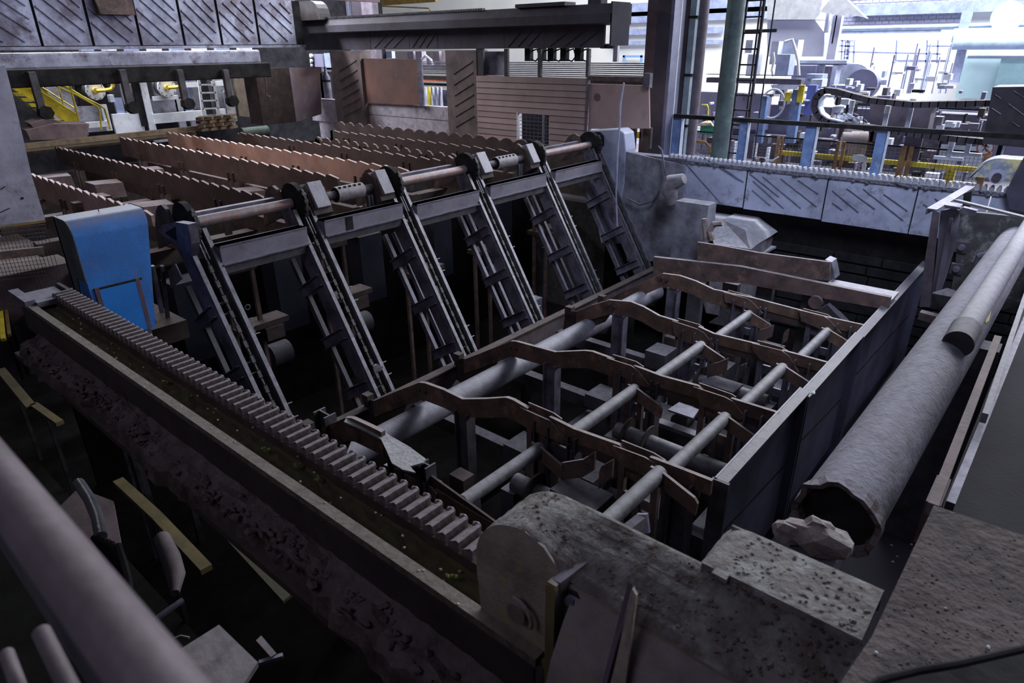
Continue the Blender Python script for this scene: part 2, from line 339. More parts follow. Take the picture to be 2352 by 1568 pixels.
# ================================================================ pit: cradle fingers
def bar(top, X, h, t, m=None, dx=0):
    """upright plate of width t whose upper edge follows the outline, h deep"""
    P = [PX(x, y, X) for x, y in top]
    low = [p-V(0, 0, h) for p in P]
    return (m or MB()).prism([p+V(dx-t/2, 0, 0) for p in P+low[::-1]], (t, 0, 0))
RUSTB = mat('rubbed brown steel', (.155, .095, .075), (.055, .035, .032), (.36, .32, .34), .9, .7, 0, 2.2, (.24, .135, .10), .36)
FN = [
 dict(X=3.6, label='nearest cradle arm, ending in a broad dusty paddle plate, beside the toothed chain',
      top=[(722, 990), (797, 957), (812, 958), (850, 975), (880, 990)], h=.30,
      bars=[[(885, 1065), (945, 1085), (960, 1092)], [(1003, 1120), (1160, 1215), (1200, 1245)]],
      near=[[(922, 1086), (990, 1120), (1003, 1135), (1000, 1150), (935, 1110)]], far=[[(947, 1072), (1010, 1105), (1036, 1130), (1030, 1140), (960, 1095)]]),
 dict(X=5.2, label='second cradle arm from the toothed chain, with a wavy top and two guide plates',
      top=[(859, 920), (905, 900), (965, 877), (978, 878), (1020, 893), (1065, 915), (1120, 914), (1165, 911), (1180, 916), (1215, 936)], h=.27,
      bars=[[(1264, 955), (1320, 983), (1425, 1020), (1436, 1032)], [(1494, 1047), (1560, 1072), (1637, 1102)]],
      near=[[(1193, 935), (1262, 966), (1275, 980), (1308, 1022), (1290, 1018), (1215, 985), (1200, 970)],
            [(1408, 1023), (1480, 1050), (1500, 1062), (1545, 1117), (1520, 1110), (1430, 1070), (1405, 1040)]],
      far=[[(1213, 924), (1270, 948), (1290, 962), (1285, 975), (1220, 945)], [(1427, 1011), (1500, 1040), (1528, 1057), (1520, 1070), (1430, 1030)]]),
 dict(X=7.1, label='third cradle arm from the toothed chain, with a wavy top and two guide plates',
      top=[(1068, 824), (1110, 808), (1175, 782), (1188, 783), (1232, 795), (1277, 807), (1345, 804), (1362, 806), (1412, 824)], h=.27,
      bars=[[(1457, 838), (1520, 862), (1605, 885), (1615, 893)], [(1680, 913), (1790, 947)]],
      near=[[(1393, 822), (1450, 840), (1465, 852), (1497, 893), (1470, 885), (1400, 850)], [(1592, 888), (1665, 912), (1683, 922), (1712, 960), (1700, 965), (1610, 930), (1596, 905)]],
      far=[[(1407, 814), (1460, 830), (1478, 842), (1470, 852), (1412, 830)], [(1605, 879), (1680, 905), (1690, 912), (1680, 925), (1610, 895)]]),
 dict(X=9.15, label='fourth cradle arm from the toothed chain, with a rounded dark peak and two guide plates',
      top=[(1325, 715), (1360, 700), (1400, 688), (1450, 692), (1478, 703), (1515, 724), (1558, 737)], h=.27,
      bars=[[(1605, 749), (1640, 765), (1745, 790)], [(1797, 803), (1908, 833)]],
      near=[[(1544, 737), (1600, 755), (1616, 764), (1640, 795), (1640, 808), (1560, 780), (1548, 765)], [(1727, 788), (1795, 805), (1812, 818), (1835, 855), (1820, 860), (1745, 825), (1730, 805)]],
      far=[[(1556, 731), (1605, 745), (1616, 752), (1610, 760), (1560, 745)], [(1740, 782), (1795, 797), (1810, 806), (1800, 815), (1745, 800)]]),
 dict(X=11.0, label='farthest cradle arm, rusty and rubbed, with two guide plates, nearest the pit back wall',
      top=[(1398, 688), (1440, 665), (1523, 627), (1562, 632), (1600, 645), (1640, 664), (1675, 671)], h=.28,
      bars=[[(1665, 670), (1730, 683), (1845, 713)], [(1840, 712), (1900, 727), (1992, 747)]],
      near=[[(1662, 671), (1715, 685), (1728, 694), (1752, 720), (1745, 724), (1715, 708), (1665, 693)], [(1835, 712), (1892, 726), (1905, 735), (1932, 765), (1925, 768), (1890, 758), (1840, 737)]],
      far=[[(1672, 666), (1725, 680), (1735, 688), (1728, 694), (1675, 680)], [(1845, 708), (1900, 722), (1912, 730), (1900, 740), (1850, 720)]]),
]
fingers = []
for k, f in enumerate(FN):
    X = f['X']; b0 = PX(*f['top'][-1], X)
    t = thing('cradle_arm', (X, b0.y, PITZ), f['label'], 'cradle arm', 'cradle arms across the pit')
    fingers.append(t)
    mp_ = bar(f['top'], X, f['h'], .05).build('main_plate', RUSTB, t)
    # bright cap strip following the upper edge
    P = [PX(x, y, X) for x, y in f['top']]
    for b in f['bars']: bar(b, X, .17, .045).build('lip_bar', RUSTB, t)
    for n in f['near']:
        MB().prism([PX(x, y, X-.05) for x, y in n], (.018, 0, 0)).build('guide_plate', RUSTB, t)
    for n in f['far']:
        MB().prism([PX(x, y, X+.04) for x, y in n], (.018, 0, 0)).build('guide_plate', RUSTB, t)
    # deep web joining the guide plates under the lip bars
    y0, y1 = P[-1].y+.02, 2.06; z0 = P[-1].z-.12; z1 = PX(*f['bars'][-1][-1], X).z-.12
    MB().prism([(X-.012, y0, z0), (X-.012, y1, z1), (X-.012, y1, z1-.16), (X-.012, y0, z0-.2)], (.024, 0, 0)).build('web_plate', RUSTD, t)
    if k == 0:
        MB().prism([PX(x, y, X)+V(0, 0, 0) for x, y in [(870, 985), (970, 1050)]]+[PX(x, y, X) for x, y in [(930, 1072), (885, 1010)]], (.03, 0, 0)) 
    # posts
    for py in (y0+1.05, y0-.25, y0-2.0):
        if py < 2.2: continue
        zt = P[-1].z-.1 if py < y0 else P[-1].z+.05
        if py > y0+.5: zt = min(PX(x, y, X).z for x, y in f['top'][2:])-.15
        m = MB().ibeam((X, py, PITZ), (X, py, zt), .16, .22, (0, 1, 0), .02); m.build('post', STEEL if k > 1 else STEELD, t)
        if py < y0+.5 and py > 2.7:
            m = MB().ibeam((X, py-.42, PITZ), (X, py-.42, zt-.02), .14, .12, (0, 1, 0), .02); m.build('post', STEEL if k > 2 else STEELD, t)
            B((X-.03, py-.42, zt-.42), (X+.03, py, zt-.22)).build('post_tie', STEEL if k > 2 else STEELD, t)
    # window frames carrying the guide plates
    for n in f['near']:
        g = [PX(x, y, X) for x, y in n]; yc_ = sum(p.y for p in g)/len(g); zt_ = min(p.z for p in g)+.08
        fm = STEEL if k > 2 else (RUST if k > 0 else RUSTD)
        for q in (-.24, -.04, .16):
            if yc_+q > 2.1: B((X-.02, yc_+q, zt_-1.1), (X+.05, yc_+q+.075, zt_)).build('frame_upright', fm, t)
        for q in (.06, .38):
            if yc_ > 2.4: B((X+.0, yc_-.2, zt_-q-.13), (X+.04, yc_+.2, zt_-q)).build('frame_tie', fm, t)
    # end gusset towards the inclined chain
    a = PX(*f['top'][0], X)
    MB().prism([a, a-V(0, -.25, .05), a-V(0, -.3, .45), a-V(0, -.1, .5), a-V(0, .6, .05), a-V(0, .75, -.2)], (.02, 0, 0)).build('foot_gusset', RUSTD, t)
    B(a+V(-.04, .1, -.1), a+V(.08, .24, .05)).build('stop_block', RUSTD, t)
    if k in (1, 2, 3, 4):
        c = PX(*f['top'][2], X)-V(.03, .12, .1)
        for q in (0, .12): MB().cyl(c+V(-.02, q, 0), c+V(.03, q, 0), .03, 8).build('bolt', STEELD, mp_)
# wide dusty paddle of the nearest arm lies flat
za = PX(880, 1000, 3.6).z
m = MB().prism([PZ(x, y, za) for x, y in [(812, 960), (850, 975), (858, 975), (900, 1002), (940, 1025), (978, 1053), (972, 1062), (942, 1070), (955, 1085), (925, 1078), (900, 1063), (888, 1035), (875, 1008), (830, 985), (790, 968), (797, 957)]], (0, 0, -.02))
m.build('paddle_plate', mat('dusty paddle steel', (.22, .22, .24), (.12, .12, .13), (.38, .38, .41), .9, .8, 0, 9, None, 0, .8), fingers[0])

# long tube through the arms
pa, pb = PZ(985, 905, -.45), PZ(1500, 668, -.45)
yb = (pa.y+pb.y)/2
t = tag(MB().cyl((3.1, yb, -.62), (11.6, yb, -.62), .17, 24).build('cross_tube', mat('dusty large tube', (.24, .235, .29), (.12, .118, .15), (.30, .30, .36), .6, .6, .2), None, True), 'long thick steel tube running through the cradle arms across the pit', 'tube')
# cross shafts with levers resting on the arms
def lever(x0, y0, x1, y1, w, X0, X1, lab, px=()):
    A = PX(x0, y0, X0); Bq = PX(x1, y1, X1); yy = (A.y+Bq.y)/2; zc = (A.z+Bq.z)/2
    t = thing('lever_shaft', (A.x, yy, zc), lab, 'shaft', 'short shafts with levers between the arms')
    MB().cyl((A.x, yy, zc), (Bq.x, yy, zc), w, 20).build('shaft_tube', TUBE2, t, True); B((A.x+.1, yy-.05, PITZ), (A.x+.2, yy+.05, zc-w)).build('shaft_stand', STEELD, t)
    e = V(Bq.x-.05, yy, zc)
    m = MB().prism([e+V(-.02, .08, .07), e+V(-.02, -.05, .06), e+V(-.02, -.40, -.07), e+V(-.02, -.44, -.12), e+V(-.02, -.43, -.26), e+V(-.02, -.05, -.12), e+V(-.02, .08, -.12)], (.035, 0, 0))
    m.build('lever_arm', RUSTB, t)
    if px:
        for poly_ in px:
            P_ = [PX(x, y, e.x-.15) for x, y in poly_]
            MB().prism(P_+[p-V(0, 0, .22) for p in P_[::-1]], (.03, 0, 0)).build('catch_plate', RUST, t)
        q = PX(*px[0][0], e.x-.15); q2 = PX(*px[-1][-1], e.x-.15)
        B((e.x-.35, q.y, q.z-.26), (e.x, min(q.y, q2.y)+.05, q.z-.22)).build('base_plate', STEELD, t)
    return t
TUBE2 = mat('grey shaft tube', (.15, .145, .17), (.075, .07, .085), (.26, .26, .30), .5, .6, .2, 8)
lever(1065, 1145, 1240, 1035, .075, 3.75, 5.0, 'brown shaft nearest the toothed chain, between first and second cradle arm', [[(1290, 1063), (1340, 1055), (1366, 1038)], [(1376, 1083), (1381, 1071), (1408, 1055)]])
lever(1330, 980, 1430, 918, .08, 5.35, 6.9, 'left grey shaft between second and third cradle arm')
lever(1545, 1060, 1645, 990, .08, 5.35, 6.9, 'right grey shaft between second and third cradle arm', [])
lever(1515, 858, 1585, 816, .08, 7.25, 8.9, 'left grey shaft between third and fourth cradle arm', [[(1627, 837), (1650, 832), (1672, 823)], [(1697, 848), (1700, 840), (1714, 834)]])
lever(1712, 918, 1775, 873, .08, 7.25, 8.9, 'right grey shaft between third and fourth cradle arm')
lever(1655, 763, 1705, 738, .075, 9.35, 10.8, 'left grey shaft between fourth and fifth cradle arm', [[(1743, 758), (1762, 753), (1777, 746)], [(1799, 768), (1803, 761), (1812, 756)]])
lever(1833, 813, 1895, 778, .075, 9.35, 10.8, 'right grey shaft between fourth and fifth cradle arm')
lever(1400, 1190, 1470, 1130, .08, 3.75, 5.0, 'dark shaft behind the near rounded cover')
# long roller shafts running under the arms with flanges
def roller(x0, y0, x1, y1, z, r, lab, fl):
    A = PZ(x0, y0, z); Bq = PZ(x1, y1, z); X = (A.x+Bq.x)/2
    t = thing('roller_shaft', (X, A.y, z), lab, 'roller', 'flanged roller shafts in the pit')
    rb_ = MB().cyl((X, A.y, z), (X, Bq.y, z), r, 20).build('roller_body', TUBE2, t, True)
    for q in fl:
        y = A.y+(Bq.y-A.y)*q
        MB().cyl((X, y-.012, z), (X, y+.012, z), r*2.0, 24).build('flange', RUSTD, rb_, True)
    for y in (A.y, Bq.y):
        B((X-.16, y-.1, PITZ), (X+.16, y+.1, z-r*.4)).build('bearing_block', STEELD, t)
roller(1420, 985, 1700, 1105, -.85, .12, 'flanged roller between second and third cradle arm', (.1, .28))
roller(1600, 870, 1760, 925, -.85, .11, 'flanged roller between third and fourth cradle arm', (.05, .3))
roller(1180, 1110, 1440, 1230, -.8, .12, 'dark flanged roller between first and second cradle arm', (.2, .5))
# under-frame beams at several depths below the arms
t = thing('pit_underframe', (7, 4, PITZ), 'dark grid of steel beams and blocks on the pit floor under the cradle arms', 'steel frame')
for y in (5.3, 4.4, 3.2, 2.6):
    MB().beam((4.0, y, -1.75), (11.5, y, -1.75), .16, .2).build('cross_beam', STEELD, t)
for x in (4.3, 6.2, 8.2, 10.1, ):
    MB().beam((x, 2.1, -1.45), (x, 7.4, -1.45), .18, .22).build('long_beam', STEELD, t)
r = random.Random(21)
for x in (4.4, 6.1, 8.1, 10.0):
    for y in (5.0, 3.9, 2.9):
        B((x-.25, y-.2, -1.35), (x+.2, y+.2, -1.0-r.uniform(0, .15))).build('gear_block', STEELD, t)
        B((x+.35, y-.1, -1.4), (x+.55, y+.15, -.95)).build('bracket_block', RUSTD, t)
# hooded motor block seen between the second and third arm
t = thing('hooded_motor', (6.5, 4.0, -1.3), 'small motor under a flat tilted grey cover between the cradle arms', 'motor')
z = -.75
MB().prism([PZ(x, y, z) for x, y in [(1534, 940), (1560, 923), (1606, 940), (1592, 960)]], (0, 0, -.03)).build('hood_plate', STEEL, t)
c = PZ(1570, 960, z-.2); MB().cyl(c+V(-.15, 0, 0), c+V(.2, 0, 0), .13, 18).build('motor_body', STEELD, t, True)
B(c+V(-.2, -.25, -.5), c+V(.25, .25, -.12)).build('motor_foot', STEELD, t)
# angled channel beside it
tag(MB().beam(PZ(1490, 960, -.95), PZ(1600, 1000, -.95), .14, .06).build('sloping_channel', TUBE2, None), 'flat dusty channel bar below the left shaft between the arms', 'beam')

# ================================================================ right pit wall with flanged rim
YW = 2.02
t = thing('pit_side_wall', (10, YW, PITZ), 'dark blue grey pit side wall in three plates with a bright flanged rim', 'plate wall')
za = PY(1640, 1100, YW); zb_ = PY(2118, 602, YW)
cuts = [PY(1640, 1100, YW).x, PY(1833, 912, YW).x, PY(1962, 775, YW).x, PY(2118, 605, YW).x]
for i in range(3):
    x0, x1 = cuts[i]+.01, cuts[i+1]-.01; zt = (.06, -.02, -.05)[i]
    wp_ = B((x0, YW-.02, PITZ), (x1, YW, zt)).build('wall_plate', NAVY, t)
    MB().prism([(x0, YW, zt), (x0, YW-.13, zt-.03), (x0, YW-.13, zt-.05), (x0, YW, zt-.03)], (x1-x0, 0, 0)).build('rim_flange', mat('rubbed dark rim', (.12, .115, .145), (.06, .058, .075), (.15, .145, .175), .7, .55, .2, 6), wp_)
    for q in (.0, .97):
        x = x0+(x1-x0)*q
        B((x, YW-.13, PITZ), (x+.03, YW-.02, zt-.05)).build('stiffener', NAVY, wp_)
    MB().beam((x0+.2, YW-.025, zt-.9), (x1-.1, YW-.025, zt-1.1), .012, .03).build('weld_seam', BLACK, wp_)
B((cuts[0]-.02, YW-.16, PITZ), (cuts[0]+.02, YW+.02, .05)).build('end_post', STEELD, t)
c = PY(1868, 902, YW-.2); tag(MB().lump(c, (.045, .03, .02), 1, 3).build('white_scrap', WHITE), 'small white scrap lying on the rim of the pit side wall', 'scrap')

# floor panel / sloping deck between side wall and big tube
tag(B((3.6, -1.4, -2.0), (14.6, YW-.14, -1.95)).build('side_deck', mat('dim violet sheet', (.030, .028, .042), (.018, .016, .026), None, 0, .95, 0, 1)), 'dark sheet deck below the big lagged tube, right of the pit wall', 'deck')
# ================================================================ inclined chain lifts
CXS = [4.16, 5.97, 8.0, 10.05, 12.3, 14.6]
D = V(0, -1.8, -2.95).normalized(); NN = V(0, D.z, -D.y)        # down the slope, and outward
if NN.z < 0: NN = -NN
TOP = V(0, 9.72, 1.72)
LN = 4.15
fb_ = thing('foot_beam', (9, 7.4, PITZ), 'long mauve brown beam joining the feet of the chain lifts down in the pit', 'beam')
B((3.9, 7.38, -1.52), (14.8, 7.48, -1.02)).build('beam_web', mat('mauve brown foot beam', (.13, .10, .115), (.07, .05, .06)), fb_)
B((3.9, 7.34, -1.03), (14.8, 7.5, -1.0)).build('beam_flange', RUSTD, fb_)
for x_ in (5, 9, 13): B((x_, 7.36, PITZ), (x_+.15, 7.5, -1.52)).build('leg', BLACK, fb_)
names = ['nearest the blue cover, with a caked bracket on its side', 'second from the blue cover', 'third from the blue cover', 'fourth from the blue cover', 'fifth from the blue cover, second from the rounded box', 'farthest from the blue cover, beside the rounded box']
ln_mat = mat('worn rail steel', (.20, .195, .24), (.08, .078, .095), (.28, .28, .33), .7, .5, .35, 7)
chain_m = mat('greasy chain', (.06, .057, .065), (.015, .015, .016), (.16, .15, .18), .4, .6, .2, 20, None, 0, .8)
def pl(X, s, n): return V(X, 0, 0)+TOP+D*s+NN*n
lifts = []
for k, X in enumerate(CXS):
    t = thing('chain_lift', (X, 8.0, PITZ), 'steep twin rail chain lift, '+names[k], 'chain conveyor', 'inclined chain lifts between rakes and pit')
    lifts.append(t)
    for sx in (-.15, .15):
        MB().beam(pl(X+sx, .15, .0), pl(X+sx, LN, .0), .065, .05, NN).build('rail', ln_mat, t)
        MB().beam(pl(X+sx*.8, .15, -.12), pl(X+sx*.8, LN, -.12), .012, .18, NN).build('side_web', STEELD, t)
    MB().beam(pl(X-.19, .0, -.17), pl(X-.19, LN, -.17), .02, .28, NN).build('side_plate', STEEL, t)
    for sx in (-.13, .11):
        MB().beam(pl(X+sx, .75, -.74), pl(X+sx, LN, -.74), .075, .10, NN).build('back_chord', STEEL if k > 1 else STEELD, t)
    # chain of links in the slot
    m = MB(); s = .1
    while s < LN-.1:
        m.beam(pl(X, s, -.02), pl(X, s+.11, -.02), .05 if int(s/.12) % 2 else .025, .05, NN); s += .12
    tag(m.build('chain_links', chain_m, t), None, None, None, 'stuff')
    # short paired guide strips near the top
    for sx in (-.02, .03): MB().beam(pl(X+sx, .1, .03), pl(X+sx, .62, .03), .012, .02, NN).build('guide_strip', ln_mat, t)
    for s in (1.35, 2.3, 3.25, 3.95):
        a, b = pl(X-.12, s, -.80), pl(X-.12, s, -.04)
        m = MB().beam(a-D*.085, b-D*.085, .26, .015, D); m.beam(a+D*.085, b+D*.085, .26, .015, D)
        m.beam(a+V(-.08, 0, 0), b+V(-.08, 0, 0), .015, .17, D)
        m.build('rung', STEEL, t)
    for s in (.62, 1.62, 1.86, 3.0, 3.22):
        MB().cyl(pl(X+.17, s, .0), pl(X+.27, s, .0), .010, 6).build('pin', ln_mat, t)
    # black chain disc at the head and the chain bent round it
    c = V(X, TOP.y+.06, TOP.z-.05)
    cw_ = MB().cyl(c+V(-.05, .05, 0), c+V(.05, .05, 0), .32, 28).build('chain_wheel', BLACK, t)
    m = MB(); a0 = math.atan2(NN.z, NN.y)
    for i in range(15):
        a = a0+math.radians(-12+i*9.5); 
        m.beam(c+V(0, .05, 0)+V(0, math.cos(a), math.sin(a))*.345, c+V(0, .05, 0)+V(0, math.cos(a+.16), math.sin(a+.16))*.345, .07 if i % 2 else .04, .05, V(0, math.cos(a), math.sin(a)))
    tag(m.build('head_chain', chain_m, cw_), None, None, None, 'stuff')
    # curved nose plate lifting bars off the rake, with a bright cap
    e = V(X-.15, TOP.y+.5, TOP.z+.05)
    pr = [e+V(0, .45, -.6), e+V(0, .36, -.2), e+V(0, .22, .02), e+V(0, .1, .12), e+V(0, -.02, .15), e+V(0, -.14, .10), e+V(0, -.3, -.3)]
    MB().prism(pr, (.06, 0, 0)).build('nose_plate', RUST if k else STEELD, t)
    # foot plate
    MB().prism([pl(X-.1, LN-.25, .06), pl(X-.1, LN+.1, .1), pl(X-.1, LN+.3, -.2), pl(X-.1, LN+.1, -.8), pl(X-.1, LN-.2, -.8)], (.03, 0, 0)).build('foot_plate', RUSTD, t)
# bracket on the nearest lift
t = lifts[0]; X = CXS[0]-.3
MB().prism([PX(*p, X) for p in [(362, 530), (372, 516), (402, 510), (432, 515), (440, 560), (436, 590), (400, 560), (385, 548)]], (.12, 0, 0)).build('caked_bracket', STEEL, t)
MB().prism([PX(*p, X-.01) for p in [(378, 535), (402, 520), (404, 552)]], (.02, 0, 0)).build('bracket_hollow', BLACK, t)
MB().prism([PX(*p, X+.1) for p in [(386, 622), (402, 606), (418, 640), (392, 662)]], (.02, 0, 0)).build('tab_plate', STEEL, t)
MB().beam(PX(350, 610, X+.05), PX(378, 745, X+.05), .05, .08).build('post', STEEL, t)
MB().beam(PX(372, 610, X), PX(390, 770, X), .05, .05).build('post', STEELD, t)
# pale crumpled wad stuck in the second lift
m = MB().lump(PX(868, 845, CXS[1]-.08), (.07, .1, .08), 1, 9, .4)
tag(m.build('crumpled_rag', WHITE), 'white crumpled rag caught between the rails of the second chain lift', 'rag')

# head shafts between the lifts
SH = V(0, TOP.y+.06, TOP.z-.05)
hot = mat('rust flushed shaft', (.24, .22, .25), (.13, .12, .14), (.26, .26, .32), .5, .5, .3, 9, (.36, .14, .07), .42)
lab = ['plain head shaft with orange rust between first and second chain lift', None, 'plain head shaft with orange rust between third and fourth chain lift', None, 'plain head shaft between fifth and sixth chain lift']
for k in (0, 2, 4):
    t = thing('head_shaft', (CXS[k]+.1, SH.y, SH.z), lab[k], 'shaft', 'head shafts')
    MB().cyl((CXS[k]+.08, SH.y, SH.z), (CXS[k+1]-.1, SH.y, SH.z), .085, 24).build('shaft_tube', hot, t, True)
    MB().cyl((CXS[k]+.05, SH.y, SH.z), (CXS[k]+.14, SH.y, SH.z), .05, 16).build('shaft_end', STEELD, t, True)
    MB().beam((CXS[k]+.1, SH.y+.25, SH.z+.06), (CXS[k+1]-.25, SH.y+.25, SH.z+.06), .10, .07).build('cover_bar', STEEL, t)
lab2 = {1: 'slotted coupling sleeve with two bearing boxes between second and third chain lift', 3: 'slotted coupling sleeve with a bearing box between fourth and fifth chain lift'}
for k in (1, 3):
    x0, x1 = CXS[k], CXS[k+1]; w = x1-x0
    t = thing('shaft_coupling', (x0+w/2, SH.y, SH.z), lab2[k], 'coupling', 'shaft couplings')
    MB().cyl((x0+.1, SH.y, SH.z), (x1-.1, SH.y, SH.z), .07, 20).build('shaft_tube', STEELD, t, True)
    a, b = x0+w*.38, x0+w*.66
    sl_ = MB().cyl((a, SH.y, SH.z), (b, SH.y, SH.z), .135, 28).build('sleeve', mat('mauve grey sleeve', (.26, .235, .27), (.15, .13, .15), (.3, .3, .36), .5, .6, .1, 9), t, True)
    MB().cyl((a-.005, SH.y, SH.z), (a+.01, SH.y, SH.z), .12, 24).build('sleeve_bore', BLACK, sl_, True)
    for i in range(5):
        x = a+(b-a)*(i+.6)/5.4
        cpos = V(x, SH.y-.055, SH.z+.118)
        MB().beam(cpos-V(0, .03, -.005), cpos+V(0, .03, -.005), .035, .03, V(0, -.4, 1)).build('slot', BLACK, sl_)
    for q, ww in ((x0+.2, .27), (x1-.42, .24)):
        o = V(q, SH.y-.02, SH.z)
        c4 = [o+NN*.2-D*.24, o+NN*.2+D*.22, o-NN*.16+D*.22, o-NN*.16-D*.24]
        bb_ = MB().prism(c4, (ww, 0, 0)).build('bearing_box', mat('bearing box grey', (.27, .265, .33), (.16, .155, .19), (.3, .3, .36), .4, .5, .1, 3), t, bevel=.01)
        MB().prism([o+V(-.05, 0, 0)+NN*.16-D*.1, o+V(-.05, 0, 0)+NN*.1+D*.3, o+V(-.05, 0, 0)-NN*.3+D*.3, o+V(-.05, 0, 0)-NN*.3-D*.25, o+V(-.05, 0, 0)+NN*.05-D*.27], (ww+.1, 0, 0)).build('bearing_foot', RUSTD, bb_)
    MB().beam((b+.05, SH.y-.1, SH.z-.55), (b+.05, SH.y-.1, SH.z-.1), .04, .06).build('stay', STEELD, t)
    MB().beam((b+.13, SH.y-.1, SH.z-.55), (b+.13, SH.y-.1, SH.z-.1), .02, .06).build('stay', STEEL, t)

# cross beams between the lifts
YB = 9.32
cb = ['between first and second', 'between second and third', 'between third and fourth', 'between fourth and fifth', 'between fifth and sixth']
face = mat('mauve grey beam face', (.23, .215, .27), (.15, .14, .175), (.26, .26, .31), .6, .5, .2, 2.0, (.13, .11, .13), .3)
for k in range(5):
    x0, x1 = CXS[k]+.18, CXS[k+1]-.16; zt = (1.37, 1.40, 1.31, 1.34, 1.34)[k]; h = (.27, .25, .27, .26, .25)[k]
    t = thing('cross_beam', (x0, YB, zt-h), 'mauve grey box beam '+cb[k]+' chain lift, below the head shaft', 'beam', 'cross beams joining the chain lifts')
    B((x0, YB, zt-h), (x1, YB+.2, zt)).build('web', face, t)
    B((x0, YB-.04, zt-h-.02), (x1, YB+.24, zt-h)).build('lower_flange', STEEL, t)
    B((x0, YB+.02, zt-h-.16), (x1, YB+.16, zt-h-.02)).build('lower_channel', STEELD, t)
    B((x0, YB-.015, zt-.02), (x1, YB+.22, zt)).build('upper_flange', STEEL, t)
    if k == 1: B((x0+.42, YB-.012, zt-h), (x0+.56, YB, zt-.02)).build('dark_patch', BLACK, t)

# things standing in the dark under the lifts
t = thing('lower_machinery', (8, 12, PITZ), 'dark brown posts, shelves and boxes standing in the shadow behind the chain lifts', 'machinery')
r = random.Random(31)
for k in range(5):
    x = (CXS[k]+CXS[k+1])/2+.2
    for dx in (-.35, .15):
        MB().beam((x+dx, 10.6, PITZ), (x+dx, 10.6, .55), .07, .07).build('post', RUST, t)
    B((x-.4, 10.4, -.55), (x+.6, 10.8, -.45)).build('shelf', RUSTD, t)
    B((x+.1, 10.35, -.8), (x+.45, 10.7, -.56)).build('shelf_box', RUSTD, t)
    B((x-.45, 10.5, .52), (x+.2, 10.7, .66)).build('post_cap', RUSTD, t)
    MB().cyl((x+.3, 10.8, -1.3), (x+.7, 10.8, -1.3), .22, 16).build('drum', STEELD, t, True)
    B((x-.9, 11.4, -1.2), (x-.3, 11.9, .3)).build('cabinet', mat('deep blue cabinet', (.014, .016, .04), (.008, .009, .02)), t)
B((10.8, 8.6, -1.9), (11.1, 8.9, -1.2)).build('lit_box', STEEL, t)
tag(MB().prism([PY(912, 525, 11)+V(0, 0, 0), PY(924, 525, 11), PY(924, 548, 11), PY(913, 548, 11)], (0, .02, 0)).build('notice_card', mat('yellow card', (.35, .27, .05), (.25, .2, .05))), 'small yellow card hanging in the dark beneath the cross beams', 'card')
p0 = PY(575, 745, 10.4)
tag(MB().beam(p0+V(0, 0, 0), p0+V(.07, 0, -.17), .012, .012).beam(p0+V(.07, 0, 0), p0+V(0, 0, -.17), .012, .012).build('wire_cross', WHITE), 'small white X chalked on brown steel under the chain lifts', 'mark')
c = PY(569, 705, 10.4)
m = MB(); n = 18; m.tube([c+V(.045*math.cos(2*math.pi*i/n), 0, .045*math.sin(2*math.pi*i/n)) for i in range(n+1)], .005, 6)
tag(m.build('ring_mark', PALE), 'small pale ring above the white X in the dark', 'ring')

# ================================================================ blue motor cover
YBX = 8.9
t = thing('blue_machine_cover', (2.9, YBX, .3), 'tall blue sheet steel cover with rounded shoulders and a hatch, left of the chain lifts', 'machine cover')
a, b = PY(170, 545, YBX), PY(338, 500, YBX); x0, x1 = a.x, b.x+.02; zt = 2.16; zb = .62
r_ = .2
pr = [(x0, YBX, zb), (x0, YBX, zt-r_)]+[(x0, YBX+r_-r_*math.cos(math.radians(q)), zt-r_+r_*math.sin(math.radians(q))) for q in range(15, 91, 15)]+[(x0, YBX+.5, zt), (x0, YBX+.55, zt-.05), (x0, YBX+.55, zb)]
m = MB().prism(pr, (x1-x0, 0, 0)); n_ = len(m.v)
def taper(mb, k=.155):
    for v_ in mb.v:
        f_ = max(0, min(1, (v_.x-x0)/(x1-x0))); v_.x -= k*(zt-v_.z)*f_
    return mb
taper(m).build('cover_shell', BLUE, t, True)
sh = mat('dark teal side sheet', (.09, .11, .13), (.05, .06, .07), DU, .5, .5)
MB().prism([(x0-.012, p[1]+.0, p[2]) for p in pr[1:]]+[(x0-.012, YBX+.3, zt-.75), (x0-.012, YBX+.0, zt-.75)], (.012, 0, 0)).build('side_sheet', sh, t)
B((x0-.012, YBX+.50, PITZ), (x0+.02, YBX+.56, zt)).build('side_frame', STEEL, t)
h0, h1 = PY(222, 648, YBX-.012), PY(312, 625, YBX-.012); hz0 = PY(240, 740, YBX-.012)
hp_ = B((h0.x, YBX-.02, .64), (h1.x-.03, YBX, 1.30)).build('hatch_panel', mat('bright blue hatch', (.02, .21, .68), (.02, .17, .55), None, 0, .45, 0, 2, (.02, .12, .40), .2, .1), t)
for xx in (h0.x-.045, h1.x-.03): B((xx, YBX-.022, .64), (xx+.05, YBX-.0, 1.33)).build('hatch_frame', mat('rusty hatch strip', (.14, .08, .11), (.07, .04, .06)), hp_)
B((h0.x-.05, YBX-.018, 1.30), (h1.x+.05, YBX, 1.325)).build('hatch_gap', BLACK, hp_)
for xx in (x0+.05, x0+.6): B((xx, YBX+.3, PITZ), (xx+.08, YBX+.4, .62)).build('leg', STEELD, t)
MB().tube([PY(*p, YBX+.4) for p in [(213, 456), (222, 470), (228, 488)]], .006, 5).build('wire', STEELD, t)
